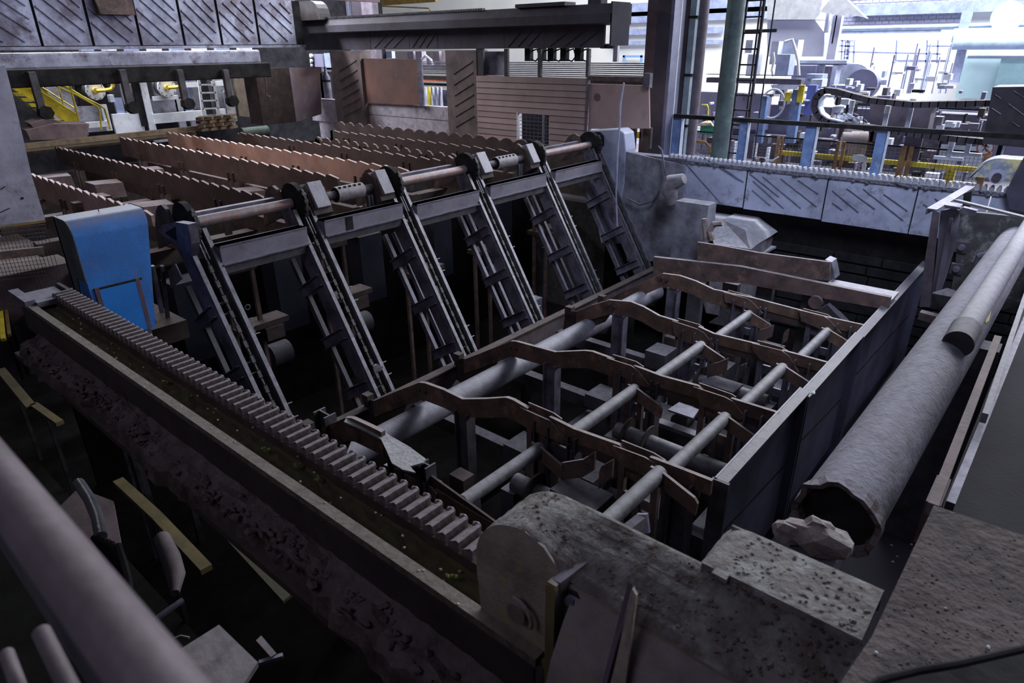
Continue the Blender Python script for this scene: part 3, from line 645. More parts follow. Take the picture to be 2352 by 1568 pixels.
# ================================================================ cooling bed rakes
def rake(X, y0, y1, z, h, m, p=.40, lab='', rnd_=False, n=None, d=.1):
    """one toothed rake plate: y0 near end, y1 far end"""
    pts = []; y = y0; 
    while y < y1-.01:
        ys = min(y+p, y1)
        if rnd_: pts += [(X, y+p*.05, z-d), (X, y+p*.25, z-.02), (X, y+p*.5, z), (X, y+p*.75, z-.03), (X, ys-p*.02, z-d)]
        else: pts += [(X, y, z-d), (X, y+.015, z-d*.15), (X, y+.06, z), (X, y+p*.35, z-.0), (X, ys-.005, z-.015)] if False else [(X, y+.0, z-d*.2), (X, y+.06, z-d*.05), (X, ys-.11, z+.03), (X, ys-.03, z+.012), (X, ys-.01, z-d)]
        y += p
    ye = pts[-1][1]; yb = pts[0][1]
    body = [(X, ye, z-h), (X, yb+1.2, z-h), (X, yb+.3, z-h*.55), (X, yb, z-h*.4)]
    t = thing('toothed_rake', (X, (y0+y1)/2, z-h), lab, 'rake', 'toothed rakes of the cooling bed')
    # strips between pairs of upper and lower points keep the plate one clean solid
    mb = MB(); n_ = len(pts)
    def low(yy): return z-h if yy > yb+1.2 else (z-h*.55-(yy-yb-.3)/.9*h*.45 if yy > yb+.3 else z-h*.4-(yy-yb)/.3*h*.15)
    T = .05
    for s, X_ in ((0, X), (1, X+T)):
        mb.add([(X_, q[1], q[2]) for q in pts]+[(X_, q[1], low(q[1])) for q in pts], [((i, i+1, i+1+n_, i+n_) if s else (i, i+n_, i+1+n_, i+1)) for i in range(n_-1)])
    o1, o2 = 0, 2*n_
    f = [(o1+i, o1+i+1, o2+i+1, o2+i) for i in range(n_-1)]+[(o1+n_+i, o2+n_+i, o2+n_+i+1, o1+n_+i+1) for i in range(n_-1)]
    f += [(o1, o2, o2+n_, o1+n_), (o1+n_-1, o1+2*n_-1, o2+2*n_-1, o2+n_-1)]
    mb.f += f
    rp_ = mb.build('rake_plate', m, t)
    yy = y0+1.5
    while yy < y1:
        for q in (0, .22): B((X-.04, yy+q, z-h-.5), (X+.09, yy+q+.05, z-h+.16)).build('support_stay', RUSTD, t)
        yy += 2.4
    return t
RK = mat('shaded rust rake plate', (.13, .085, .08), (.065, .044, .043), (.42, .36, .38), .95, .7, 0, 1.6, (.10, .06, .055), .3)  # rust brown darkened, shade put into the third rake
RKL = mat('lit mauve rake plate', (.32, .225, .215), (.20, .14, .135), (.42, .36, .38), .95, .7, 0, 1.6)  # lighter copy, light put into the nearest rake's colour
RKO = mat('lit orange rake plate', (.46, .29, .24), (.28, .18, .16), (.48, .42, .43), .95, .7, 0, 1.2, (.42, .19, .11), .33)  # bright copy, light put into the fourth rake's orange rust
RKD = mat('deep shade rake plate', (.07, .045, .045), (.04, .027, .027), (.25, .2, .2), .9, .8, 0, 1.6)  # darkest copy, shade put into the plate colour
rakes = [
 (4.1, 10.9, 17.0, 1.66, .45, RKL, .36, 'nearest rake, brown, ending behind the blue machine cover', False),
 (5.85, 10.6, 20.8, 1.68, .42, RKD, .385, 'second rake from the blue cover, long and dark brown', False),
 (7.4, 10.6, 20.6, 1.78, .48, RK, .40, 'third rake from the blue cover, reaching the second chain lift', False),
 (8.95, 10.4, 21.2, 1.73, .46, RKO, .42, 'fourth rake from the blue cover, the bright orange brown one', False),
 (10.5, 10.6, 20.0, 1.66, .30, RKD, .42, 'fifth rake from the blue cover, in shade behind the orange one', False),
 (11.4, 11.0, 17.0, 1.66, .25, RKD, .42, 'low dark rake with rounded teeth between fifth and seventh rake', True),
 (12.5, 10.8, 18.0, 1.66, .30, RKD, .42, 'seventh rake from the blue cover, with bright tooth tips', False),
 (14.15, 11.0, 20.0, 1.70, .7, RKD, .50, 'farthest rake, dark with round humps against the concrete wall', True),
]
for X, y0, y1, z, h, m, p, lab, rd in rakes:
    rake(X, y0, y1, z, h, m, p, ('saw toothed plate, ' if not rd else 'steel plate, ')+lab, rd)
# clutter below the rakes
t = thing('rake_underframe', (8, 16, 0), 'rusted girders, chutes and blocks lying in the dark beneath the rakes', 'steel frame')
r = random.Random(17)
for y in (12.5, 14.8, 17.2, 19.4): MB().beam((3.4, y, .55), (14.6, y, .55), .3, .25).build('cross_girder', RUSTD, t)
for x in (4.95, 6.6, 8.2, 9.8, 11.9, 13.2): MB().beam((x, 11.2, .85), (x, 21.4, .85), .16, .3).build('long_girder', RUSTD, t)
for x, y in [(4.9, 13.2), (5.2, 16.4), (6.7, 13.0), (6.6, 17.5), (4.8, 18.3), (8.1, 12.4)]:
    MB().prism([(x, y, 1.0), (x+.5, y-.2, 1.0), (x+.6, y+.4, 1.0), (x, y+.6, 1.0)], (0, .1, .3)).build('chute', mat('mauve chute plate', (.13, .10, .125), (.06, .05, .06)), t)
for x in (5.0, 6.6, 8.2): 
    for y in (15.5, 18.6): B((x-.2, y, .9), (x+.15, y+.5, 1.2)).build('bracket_box', RUSTD, t)
B((4.3, 15.2, .6), (4.65, 15.4, 1.25)).build('orange_block', mat('fresh rust', (.42, .12, .06), (.25, .08, .05)), t)
MB().cyl((11.0, 20.6, 1.55), (11.9, 20.6, 1.55), .17, 16).build('green_drum', mat('dark green motor', (.06, .09, .08), (.03, .05, .045), (.2, .26, .24), .8), t, True)
B((3.2, 9.9, .3), (3.45, 10.3, 1.75)).build('chute_post', RUST, t)
MB().beam((4.05, 14.0, .3), (4.05, 14.0, 1.45), .16, .2).build('front_post', RUST, t)
tag(B((2.5, 10.2, -.2), (4.0, 21.5, .1)).build('side_slab', RUSTD, t), None, None)

# ================================================================ big end plate on the left
YP = 13.2
t = thing('portal_end_plate', (2.6, YP, 1.3), 'huge pale grey steel plate with weld marks at the left edge, hanging over the rakes', 'steel plate')
q = [PY(*p, YP) for p in [(-60, 150), (12, 150), (40, 260), (72, 400), (104, 505), (-60, 528)]]
MB().prism(q, (0, .35, 0)).build('face_plate', mat('pale scuffed plate', (.42, .42, .52), (.26, .26, .34), None, 0, .5, .3, 1.6, (.20, .19, .25), .3, .15), t)
MB().beam(PY(-60, 530, YP-.01), PY(104, 508, YP-.01), .03, .03).build('edge_strip', YELD, t)
for a, b in [((0, 488), (22, 478)), ((2, 435), (12, 428))]: MB().beam(PY(*a, YP-.006), PY(*b, YP-.006), .012, .012).build('scratch', BLACK, t)
c = PY(51, 455, YP); MB().cyl(c+V(0, -.01, 0), c+V(0, .01, 0), .02, 10).build('hole', BLACK, t)
# mesh guard and brown panels under it
t = thing('mesh_guard', (2.0, 12, 0), 'dark wire mesh guard below the big grey plate at the left edge', 'guard')
m = MB()
for i in range(15):
    a = PY(-40, 522+i*9, 12.4); b = PY(105, 506+i*9, 12.4); m.beam(a, b, .006, .006)
for i in range(17): a = PY(-40+i*9, 520, 12.4); m.beam(a, (a.x, a.y, a.z-1.2), .006, .006)
tag(m.build('wire_mesh', STEELD, t), None, None, None, 'stuff')
B((0, 12.6, -1), (3.3, 12.7, .75)).build('brown_sheet', mat('dim mauve sheet', (.10, .07, .08), (.05, .035, .04)), t)
MB().beam(PY(-30, 590, 11.8), PY(100, 575, 11.8), .05, .12).build('rail', RUST, t)

# ================================================================ ribbed box girder, upper left
YG = 22.5
t = thing('ribbed_girder', (10, YG, 3.9), 'long blue grey girder with diagonal ribs crossing the upper left, above the yellow stairs', 'girder')
sb = [-60, 97, 215, 325, 425, 511, 597, 684]; st = [-80, 75, 201, 311, 414, 510, 590, 680]
gp = mat('streaky painted light girder plate', (.40, .42, .55), (.09, .085, .13), None, 0, .4, .5, .8, (.14, .12, .16), .42, .2)  # strong mottling puts patches of light into the plate colour
for i in range(7):
    a0, a1 = PY(sb[i]+1.5, 101, YG), PY(sb[i+1]-1.5, 101, YG)
    zt = 5.5
    gp_ = B((a0.x+.02, YG, 4.12), (a1.x-.02, YG+.05, zt)).build('girder_panel', gp, t)
    w = a1.x-a0.x
    for j, (u0, u1, v0, v1) in enumerate([(.02, .45, .45, .05), (.02, .8, .75, .05), (.15, .95, .95, .25), (.4, .97, 1.0, .5), (.68, .97, 1.0, .75)]):
        MB().beam((a0.x+.04+w*u0*.95, YG-.02, 4.16+v0*1.25), (a0.x+w*u1*.95, YG-.02, 4.16+v1*1.25), .045, .05, (0, 1, 0)).build('rib', gp, gp_)
B((1, YG-.04, 4.02), (15.0, YG+.3, 4.10)).build('lower_lip', PLATE, t)
B((1, YG+.05, 4.1), (15.0, YG+1.2, 5.5)).build('girder_core', BLACK, t)
tag(B((8.28, YG-.35, 4.92), (9.2, YG-.02, 5.7)).build('junction_box', RUST), 'square brown box fixed on the face of the ribbed girder', 'box')
q0, q1 = PY(8, 125, YG-1), PY(585, 118, YG-1)
t = thing('round_edge_beam', (9, YG-1, 3.5), 'grey blue horizontal beam under the ribbed girder', 'beam')
B((1.5, YG-1.0, 3.55), (12.6, YG-.7, 3.96)).build('beam_body', PLATE, t, bevel=.06)
t = thing('dark_pipe_beam', (9, 20, 3.0), 'black horizontal beam with hanging hooks in front of the yellow stairs', 'beam')
a, b = PY(10, 181, 20.5), PY(620, 168, 20.5)
B((1.5, 20.4, a.z-.22), (b.x, 20.7, a.z+.2)).build('beam_body', BLACK, t, bevel=.03)
for hx, h0, h1 in [(72, 165, 275), (280, 160, 262), (412, 160, 252), (517, 160, 245)]:
    hp = PY(hx, h0, 20.3); hb = PY(hx+6, h1, 20.3)
    B((hp.x-.08, 20.25, hb.z+.15), (hp.x+.08, 20.4, hp.z)).build('hanger', STEELD, t)
    MB().cyl((hp.x+.06, 20.2, hb.z+.15), (hp.x+.06, 20.45, hb.z+.15), .17, 7).build('hook', BLACK, t)

# timber baulk on the pit edge, with debris and a pallet stack on it
za = 1.66
t = thing('timber_baulk', (8, 21.9, 1.5), 'long pale timber baulk lying across behind the rakes', 'timber')
a0, a1 = PY(40, 332, 21.5), PY(445, 292, 21.5)
MB().beam((a0.x-.6, 21.5, 1.70), (a1.x+.1, 21.5, 1.74), .22, .13).build('baulk', WOOD, t)
MB().beam((a0.x-.6, 21.36, 1.60), (a1.x-.3, 21.36, 1.62), .04, .06).build('edge_batten', mat('dark timber edge', (.2, .16, .11), (.12, .1, .07)), t)
MB().beam((a0.x-.6, 21.75, 1.55), (a1.x+.1, 21.75, 1.57), .22, .13).build('lower_plank', WOOD, t)
t = thing('rubble_heap', (6.5, 22.4, 1.6), 'heap of mauve grey slabs left on the timber at the foot of the stairs', 'rubble')
RB = mat('mauve rubble', (.25, .19, .20), (.14, .10, .11), (.33, .29, .31), .6, .95, 0, 2)
for i, pp in enumerate([[(60, 300), (120, 285), (205, 285), (200, 318), (70, 322)], [(70, 285), (110, 272), (125, 285), (80, 298)], [(100, 265), (150, 285), (160, 310), (120, 300), (98, 280)], [(150, 295), (158, 282), (200, 296), (205, 310), (170, 312)]]):
    MB().prism([PY(x, y, 22.0+.1*i) for x, y in pp], (0, .5, .05)).build('slab', RB, t)
t = thing('wood_stack', (11, 21.3, 1.6), 'small stack of crossed weathered wood blocks beside the furnace ladder', 'wood stack')
r = random.Random(2)
for lay in range(4):
    for j in range(4):
        x = PY(448+j*22, 280, 21.3).x
        m = MB().beam((x, 21.1-.1*(lay % 2), 1.72+lay*.11), (x+r.uniform(.3, .42), 21.2+.2*(lay % 2), 1.72+lay*.11), .2, .085)
        m.build('wood_block', mat('mossy wood', (.19, .13, .08), (.10, .075, .045), (.3, .26, .2), .4), t)

# ================================================================ furnace wall, stairs and burners
YF = 26.0
t = thing('furnace_front', (12, YF, 0), 'pale blue grey furnace front in steel panels behind the rakes, upper left', 'furnace')
FP = mat('pale furnace plate', (.42, .43, .50), (.22, .22, .27), None, 0, .6, 0, 1.0, (.16, .12, .13), .36)
FL = mat('light furnace plate', (.70, .72, .78), (.50, .52, .58), None, 0, .6, 0, 1.5, (.36, .33, .36), .28)
FD = mat('shade black furnace recess', (.025, .025, .03), (.012, .012, .014))  # near-black base keeps the recess shaded under the strong lamp
B((0, YF+.5, 0), (22, YF+.8, 7.5)).build('back_plate', FD, t)
def FPn(nm, x0, y0, x1, y1, m, Y=YF, th=.12):
    a, b = PY(x0, y0, Y), PY(x1, y1, Y); a.x, b.x = PY(x0, (y0+y1)/2, Y).x, PY(x1, (y0+y1)/2, Y).x; return B((a.x, Y, b.z), (b.x, Y+th, a.z)).build(nm, m, t)
FPn('panel', 180, 245, 250, 300, FP); FPn('panel', 262, 262, 330, 305, FL, YF-.1); FPn('panel', 282, 185, 325, 262, FP)
FPn('panel', 350, 228, 408, 262, FP); FPn('panel', 355, 268, 405, 300, FD); FPn('panel', 352, 300, 430, 320, FL)
FPn('panel', 424, 180, 440, 278, PALEB, YF-.1); FPn('panel', 440, 182, 458, 270, FP); FPn('panel', 500, 182, 540, 262, FP); FPn('panel', 520, 210, 540, 278, FL, YF-.1)
FPn('panel', 120, 200, 178, 300, FP, YF+.1); FPn('panel', 178, 180, 250, 244, FD, YF+.05); FPn('panel', 266, 225, 284, 262, PALEB); FPn('panel', 408, 228, 424, 300, FL); FPn('panel', 352, 180, 420, 222, FP, YF+.1); FPn('panel', 300, 240, 326, 262, FL, YF-.08); FPn('panel', 440, 268, 540, 290, FL, YF-.08); FPn('tube_column', 468, 178, 480, 262, FD, YF-.3); FPn('tube_column', 482, 178, 490, 262, STEELD, YF-.3)
FPn('upright', 333, 185, 348, 300, FL, YF-.2); FPn('upright', 315, 190, 330, 290, FD, YF-.15); FPn('upright', 238, 240, 252, 300, FL, YF-.2)
FPn('cross_rail', 180, 283, 252, 290, WHITE, YF-.25); FPn('cross_rail', 352, 222, 410, 228, WHITE, YF-.25); FPn('cross_rail', 352, 262, 520, 270, WHITE, YF-.25); FPn('cross_rail', 415, 190, 525, 196, WHITE, YF-.25)
FPn('panel', 120, 128, 330, 175, FD); FPn('panel', 380, 135, 480, 160, FP); FPn('panel', 190, 150, 270, 180, FP)
for k in range(8): FPn('flange_bar', 185+k*52, 105, 215+k*52, 117, FL if k % 2 else PALEB, YF-.3, .2)
for k in range(9): FPn('small_cap', 178+k*36, 152, 196+k*36, 160, WHITE if k % 3 else YELD, YF-.3, .15)
for cx, cy, rr in [(220, 208, 21), (384, 201, 21)]:
    c = PY(cx, cy, YF-.5)
    b = thing('burner', c, 'white burner plate with yellow gas pipe, '+('left of the two, above the stair rail' if cx < 300 else 'right of the two, beside the white ladder'), 'burner', 'furnace burners')
    R0 = rr/F_PX*(c-CAM).dot(CF)
    bp_ = MB().cyl(c+V(0, 0, 0), c+V(0, .07, 0), R0, 10).build('burner_plate', WHITE, b)
    MB().cyl(c+V(0, .07, 0), c+V(0, .45, 0), R0*.9, 16).build('burner_body', STEELD, b, True)
    MB().tube([c+V(-.03, -.12, 0), c+V(.2, -.14, 0), c+V(.42, -.14, .03), c+V(.5, -.14, .12), c+V(.5, -.14, .5)], .055, 8).build('gas_pipe', mat('ochre gas pipe', (.62, .42, .05), (.38, .26, .04)), b, True)
    MB().cyl(c+V(-.03, -.13, 0), c+V(-.03, 0, 0), .09, 12).build('gas_flange', mat('ochre gas pipe', (1, 1, 1)), b, True)
    for k in range(10):
        an = 2*math.pi*k/10; MB().cyl(c+V(R0*.85*math.cos(an), -.02, R0*.85*math.sin(an)), c+V(R0*.85*math.cos(an), .0, R0*.85*math.sin(an)), .02, 6).build('bolt', STEELD, bp_)
for x, y, l_ in [(258, 226, 'grey switch box beside the left burner'), (424, 212, 'grey switch box beside the right burner')]:
    a, b2 = PY(x-7, y-8, YF-.5), PY(x+7, y+8, YF-.5); tag(B((a.x, YF-.5, b2.z), (b2.x, YF-.3, a.z)).build('switch_box', PALE), l_, 'box')
# white ladder
t = thing('ladder', (12.4, YF-.8, 1.0), 'white vertical ladder on the furnace front, right of the burners', 'ladder')
a0, a1, b0, b1 = PY(455, 176, YF-.8), PY(467, 268, YF-.8), PY(489, 176, YF-.8), PY(504, 266, YF-.8)
for p, q in ((a0, a1), (b0, b1)): MB().beam(p, q, .09, .05, (0, 1, 0)).build('stile', WHITE, t)
for i in range(6):
    f = i/5.0; MB().beam(a0.lerp(a1, f), b0.lerp(b1, f), .05, .05).build('rung', WHITE, t)
# stairs
t = thing('yellow_stairs', (6, 23, 1.5), 'yellow steel stairs with handrails, coming down at the left', 'stairs')
YS = 23.6
MB().prism([PY(*p, YS) for p in [(22, 200), (68, 198), (186, 290), (170, 294), (100, 245)]], (0, .06, 0)).build('stringer', YEL, t)
MB().prism([PY(*p, YS+.8) for p in [(60, 196), (90, 200), (176, 262), (178, 285), (150, 270)]], (0, .06, 0)).build('stringer', YEL, t)
for i in range(8):
    x = 30+i*17.5; y = 213+i*12.3
    MB().prism([PY(*p, YS-.35) for p in [(x, y), (x+22, y+1), (x+28, y+8), (x+8, y+8)]], (0, .3, 0)).build('tread', YEL, t)
def YT(pts, Y, r_=.022): return MB().tube([PY(*p, Y) for p in pts], r_, 7).build('handrail', YEL, t, True)
YT([(160, 195), (182, 283)], YS-.1, .028); YT([(134, 200), (148, 248)], YS+.6); YT([(78, 200), (175, 262)], YS-.1); YT([(96, 200), (170, 248)], YS+.7)
YT([(125, 196), (170, 215), (215, 240), (224, 245), (229, 255), (233, 297)], YS-.1, .028); YT([(148, 196), (190, 222), (230, 242), (240, 250), (254, 297)], YS+.3, .028)
YT([(2, 116), (20, 128)], YS-.1); YT([(26, 118), (44, 130)], YS-.1); YT([(24, 158), (30, 176)], YS-.1); YT([(95, 158), (115, 172)], YS-.1)
# ================================================================ wall behind the rakes: piers, rusty panel, siding
XW = 16.0
def R4(nm, x0, y0, x1, y1, m, X, th, par, z0=None, z1=None):
    """upright block facing the pit: corners read on the plane X"""
    a, b = PX(x0, y0, X), PX(x1, y1, X); a.y, b.y = PX(x0, (y0+y1)/2, X).y, PX(x1, (y0+y1)/2, X).y
    return B((X, a.y, b.z if z0 is None else z0), (X+th, b.y, a.z if z1 is None else z1)).build(nm, m, par)
PIER = mat('dim brown ribbed plate', (.18, .14, .14), (.085, .065, .067), None, 0, .6, .1, 1.5)
for lab, x0, x1 in (('ribbed brown steel pier left of the rusty panel', 766, 833), ('ribbed brown steel pier between the rusty panel and the siding', 1026, 1096)):
    ya, yb = PX(x0, 200, XW).y, PX(x1, 200, XW).y
    t = thing('ribbed_pier', (XW, (ya+yb)/2, 0), lab, 'pier', 'ribbed piers')
    B((XW, ya, 1.2), (XW+.5, yb, 3.885)).build('pier_face', PIER, t)
    w = yb-ya
    for j in range(6):
        z = 1.6+j*.32
        MB().beam((XW-.01, ya+w*.25, z), (XW-.01, yb-w*.12, z+.38), .035, .03, (1, 0, 0)).build('rib', PIER, t)
# overhead girder
t = thing('overhead_girder', (XW, 15, 4), 'dark blue brown overhead girder with ribbed lower panels above the rusty panel', 'girder')
ys = [PX(x, 90, XW).y for x in (690, 745, 850, 940, 1005, 1158, 1250, 1388)]
zb, zm, zt = PX(1100, 112, XW).z, PX(1100, 66, XW).z, 4.98
OG = mat('blue brown girder plate', (.085, .078, .11), (.045, .038, .048), None, 0, .75, .1, .8)
for i in range(7):
    B((XW, ys[i]-.012, zb), (XW+.08, ys[i+1]+.012, zm)).build('girder_panel', OG, t)
    if i in (2, 3, 5, 6):
        w = ys[i+1]-ys[i]
        for j in range(3):
            MB().beam((XW-.01, ys[i]+w*(.1+.25*j), zb+.06), (XW-.01, ys[i]+w*(.45+.25*j), zm-.08), .035, .025, (1, 0, 0)).build('rib', OG, t)
y0, y1 = ys[0]+.2, PX(1405, 30, XW-.35).y
MB().prism([(XW-.35, y0, 4.72), (XW-.35, y0, 4.50), (XW-.05, y0, zm), (XW+.6, y0, zm), (XW+.6, y0, 4.95), (XW-.2, y0, 4.95)], (0, y1-y0, 0)).build('upper_channel', OG, t)
B((XW-.35, y1-.02, zb+.05), (XW+.5, y1+.03, 4.98)).build('end_cap', OG, t)
m = MB(); y = y0
while y > y1+4.5: m.box((XW-.25, y-.05, 4.93), (XW-.1, y, 5.0)); y -= .1
tag(m.build('chain_teeth', STEELD, t), None, None, None, 'stuff')
B((XW-.3, y1+1.5, 4.95), (XW+.2, y1+3.2, 5.04)).build('top_plate', OG, t)
B((XW-.1, y1+.5, 4.95), (XW+.2, y1+.9, 5.15)).build('top_lug', OG, t)
vn = ['leftmost of five', 'second from the left of five', 'middle one of five', 'fourth from the left of five', 'rightmost of five']
for iv, x in enumerate((1215, 1245, 1268, 1297, 1330)):
    c = PX(x, 130, XW+.3)
    v = thing('hydraulic_valve', c, 'small black valve with looped hose under the overhead girder, '+vn[iv], 'valve', 'valves under the overhead girder')
    B(c+V(-.08, -.1, -.12), c+V(.08, .1, .22)).build('valve_body', BLACK, v)
    MB().tube([c+V(0, -.1, .15), c+V(0, -.3, .2), c+V(0, -.38, 0), c+V(0, -.25, -.12), c+V(0, -.1, -.08)], .022, 6).build('hose', BLACK, v, True)
t = thing('chain_drum_cover', (XW-.6, PX(715, 30, XW).y, 4.7), 'dark rounded cover at the left end of the overhead girder', 'machine cover')
a = PX(690, 48, XW-.4); b = PX(741, 48, XW-.4)
pr = [(XW-.5, a.y+.2, a.z), (XW-.5, a.y+.2, a.z+.62), (XW-.5, b.y+.45, a.z+.62)]+[(XW-.5, b.y+.5-.5*math.sin(math.radians(q))+.0, a.z+.12+.5*math.cos(math.radians(q))) for q in (20, 40, 60, 80, 90)]+[(XW-.5, b.y, a.z)]
MB().prism(pr, (.45, 0, 0)).build('cover_shell', mat('dark drum cover', (.07, .06, .065), (.04, .035, .04), DU, .4), t)
# rusty panel and concrete wall
t = tag(MB().prism([PX(*p, XW+.1) for p in [(829, 134), (962, 137), (966, 242), (835, 236)]], (.06, 0, 0)).build('rust_stained_screen', mat('orange blotched rust panel', (.17, .085, .07), (.085, .052, .05), None, 0, .6, .1, .7, (.27, .12, .085), .2)), 'large brown panel blotched orange with rust between the two ribbed piers', 'panel')
tag(R4('angle_edge', 960, 134, 970, 244, STEEL, XW+.05, .06, None), 'grey steel angle along the right edge of the rusty panel', 'steel angle')
t = thing('concrete_parapet', (XW, 17, 1), 'stained pale mauve concrete parapet under the rusty panel', 'wall')
ya, yb = PX(838, 260, XW+.2).y, PX(1030, 260, XW+.2).y
za = PX(900, 238, XW+.2).z; zc = PX(900, 267, XW+.2).z
B((XW+.2, ya+3.0, .2), (XW+.5, yb, zc-.01)).build('lower_course', CONC, t)
B((XW+.2, ya+3.0, zc+.01), (XW+.5, yb, za)).build('upper_course', CONC, t)
tag(R4('concrete_block', 716, 230, 775, 282, CONC, XW+.15, .3, None), 'square concrete block left of the left ribbed pier', 'block')
t = thing('rusty_cabinet', (XW-.8, PX(640, 200, 15.0).y, 1), 'tall rusty steel cabinet with a bright right side, left of the piers', 'cabinet')
a, b = PY(585, 158, 21.6), PY(681, 280, 21.6)
B((a.x, 21.6, b.z), (b.x, 22.4, a.z)).build('cabinet_front', RUSTD, t)
MB().prism([V(b.x, 21.6, b.z), V(b.x, 21.6, a.z), PX(734, 156, b.x+1.6), PX(738, 262, b.x+1.6)], (.06, .06, 0)).build('cabinet_side', mat('mauve orange sheet', (.36, .29, .33), (.24, .19, .23), None, 0, .5, .1, .7, (.42, .29, .25), .38), t)
MB().tube([PY(*p, 21.4) for p in [(607, 165), (608, 180), (611, 190), (612, 220), (620, 222), (621, 230)]], .03, 6).build('handle_rod', RUST, t)
tag(R4('mossy_post', 530, 172, 585, 270, mat('mossy brown post', (.11, .085, .06), (.06, .045, .035)), b.x+.2, .3, None), 'dull mossy brown column left of the rusty cabinet', 'column')
c = PX(752, 200, XW+.6)
t = thing('gas_bottle', (c.x, c.y, c.z-.6), 'dark gas bottle strapped beside the left ribbed pier', 'gas bottle')
MB().tube([c+V(0, 0, .75), c+V(0, 0, .62), c+V(0, 0, .5), c+V(0, 0, .38), c+V(0, 0, -.55)], [.05, .05, .07, .15, .15], 14).build('bottle_body', STEEL, t, True)
MB().cyl(c+V(0, 0, .2), c+V(0, 0, .27), .17, 14).build('strap', BLACK, t)
# siding with a small window, board by board
t = thing('sheet_siding', (XW, 12, 1), 'brown horizontal board siding with a small mesh window, right of the piers', 'siding')
yl, yr = PX(1096, 240, XW).y, PX(1351, 240, XW).y
wl, wr = PX(1188, 290, XW).y, PX(1261, 290, XW).y
z0, z1 = 1.3, PX(1200, 176, XW).z; zw = PX(1220, 262, XW).z; nb = 11; hb = (z1-z0)/nb
sd = [mat('brown sheet siding %d' % i, c, tuple(q*.72 for q in c), None, 0, .6, 0, .7) for i, c in enumerate([(.40, .29, .285), (.37, .27, .27), (.34, .245, .24)])]
for i in range(nb):
    za, zb2 = z0+i*hb+.004, z0+(i+1)*hb-.004
    spans = [(yl, yr)] if za > zw-.02 else [(yl, wl), (wr, yr)]
    for a, b in spans:
        MB().prism([(XW-.02, a, za), (XW+.0, a, zb2), (XW+.04, a, zb2), (XW+.04, a, za)], (0, b-a, 0)).build('board', sd[(i*2+int(a)) % 3], t)
B((XW+.04, yl, z0), (XW+.08, wl, z1)).build('backing_sheet', RUSTD, t); B((XW+.04, wr, z0), (XW+.08, yr, z1)).build('backing_sheet', RUSTD, t); B((XW+.04, wl, zw), (XW+.08, wr, z1)).build('backing_sheet', RUSTD, t)
B((XW-.03, wl-.05, z0), (XW+.05, wl, zw+.03)).build('window_jamb', WHITE, t)
m = MB()
for i in range(9): y = wl+(wr-wl)*i/8; m.box((XW+.05, y-.008, z0), (XW+.06, y+.008, zw))
for i in range(9): z = z0+(zw-z0)*i/8; m.box((XW+.05, wl, z-.008), (XW+.06, wr, z+.008))
tag(m.build('window_mesh', STEELD, t), None, None, None, 'stuff')
B((XW+1.2, wr-.6, .0), (XW+1.3, wl+.8, zw+.6)).build('interior_shade_block', mat('dim blue interior', (.07, .08, .13), (.03, .03, .06)), t)  # dark block added behind the mesh in place of indoor shade
for q in (.2, .45, .75): B((XW+1.0, wl+(wr-wl)*q, .0), (XW+1.05, wl+(wr-wl)*q+.07, zw+.6)).build('inner_upright', PALE, t)
# open frame above the siding
t = thing('opening_frame', (XW, 12, 3.3), 'dark steel frame with three openings above the board siding', 'frame')
for x0, x1 in ((1094, 1110), (1158, 1166), (1235, 1242), (1346, 1353)): R4('mullion', x0, 112, x1, 178, STEELD, XW+.02, .08, t)
R4('sill', 1096, 172, 1352, 178, STEELD, XW+.02, .1, t)
tag(R4('scuffed_sheet', 1111, 118, 1158, 174, PLATE, XW+.3, .05, None), 'scuffed pale sheet showing in the leftmost opening above the siding', 'sheet')
tag(MB().beam(PX(1353, 115, XW-.03), PX(1345, 300, XW-.03), .05, .05).build('corner_post', STEEL), 'thin grey post at the right edge of the board siding', 'post')
# plain brown panel
tag(MB().prism([PX(*p, XW) for p in [(1352, 192), (1478, 196), (1490, 200), (1492, 295), (1352, 296)]], (.05, 0, 0)).build('brown_panel', mat('mauve brown panel', (.40, .29, .28), (.30, .21, .20), None, 0, .6, 0, .4, (.24, .15, .13), .3)), 'smooth brown panel with a round stain between the siding and the big dark column', 'panel')
c = PX(1371, 223, XW-.01); tag(MB().cyl(c, c+V(.01, 0, 0), .10, 20).build('round_stain', mat('dark stain', (.13, .10, .11), (.10, .07, .08))), 'dark round stain on the smooth brown panel', 'stain')
tag(R4('ledge_beam', 1352, 174, 1490, 188, RUST, XW-.05, .1, None), 'brown steel ledge above the smooth brown panel', 'beam')
tag(R4('hinge_block', 1477, 168, 1492, 202, STEEL, XW-.1, .15, None), 'small grey bracket at the right end of the brown ledge', 'bracket')
tag(R4('rusty_door_post', 1442, 292, 1458, 345, RUST, XW+.3, .1, None), 'rusty post under the smooth brown panel', 'post'); tag(R4('yellow_box', 1461, 302, 1472, 318, YEL, XW+.8, .1, None), 'small yellow box glimpsed under the smooth brown panel', 'box')
tag(R4('dark_post', 1476, 292, 1494, 342, RUSTD, XW+.2, .1, None), 'dark post at the foot of the big column', 'post')
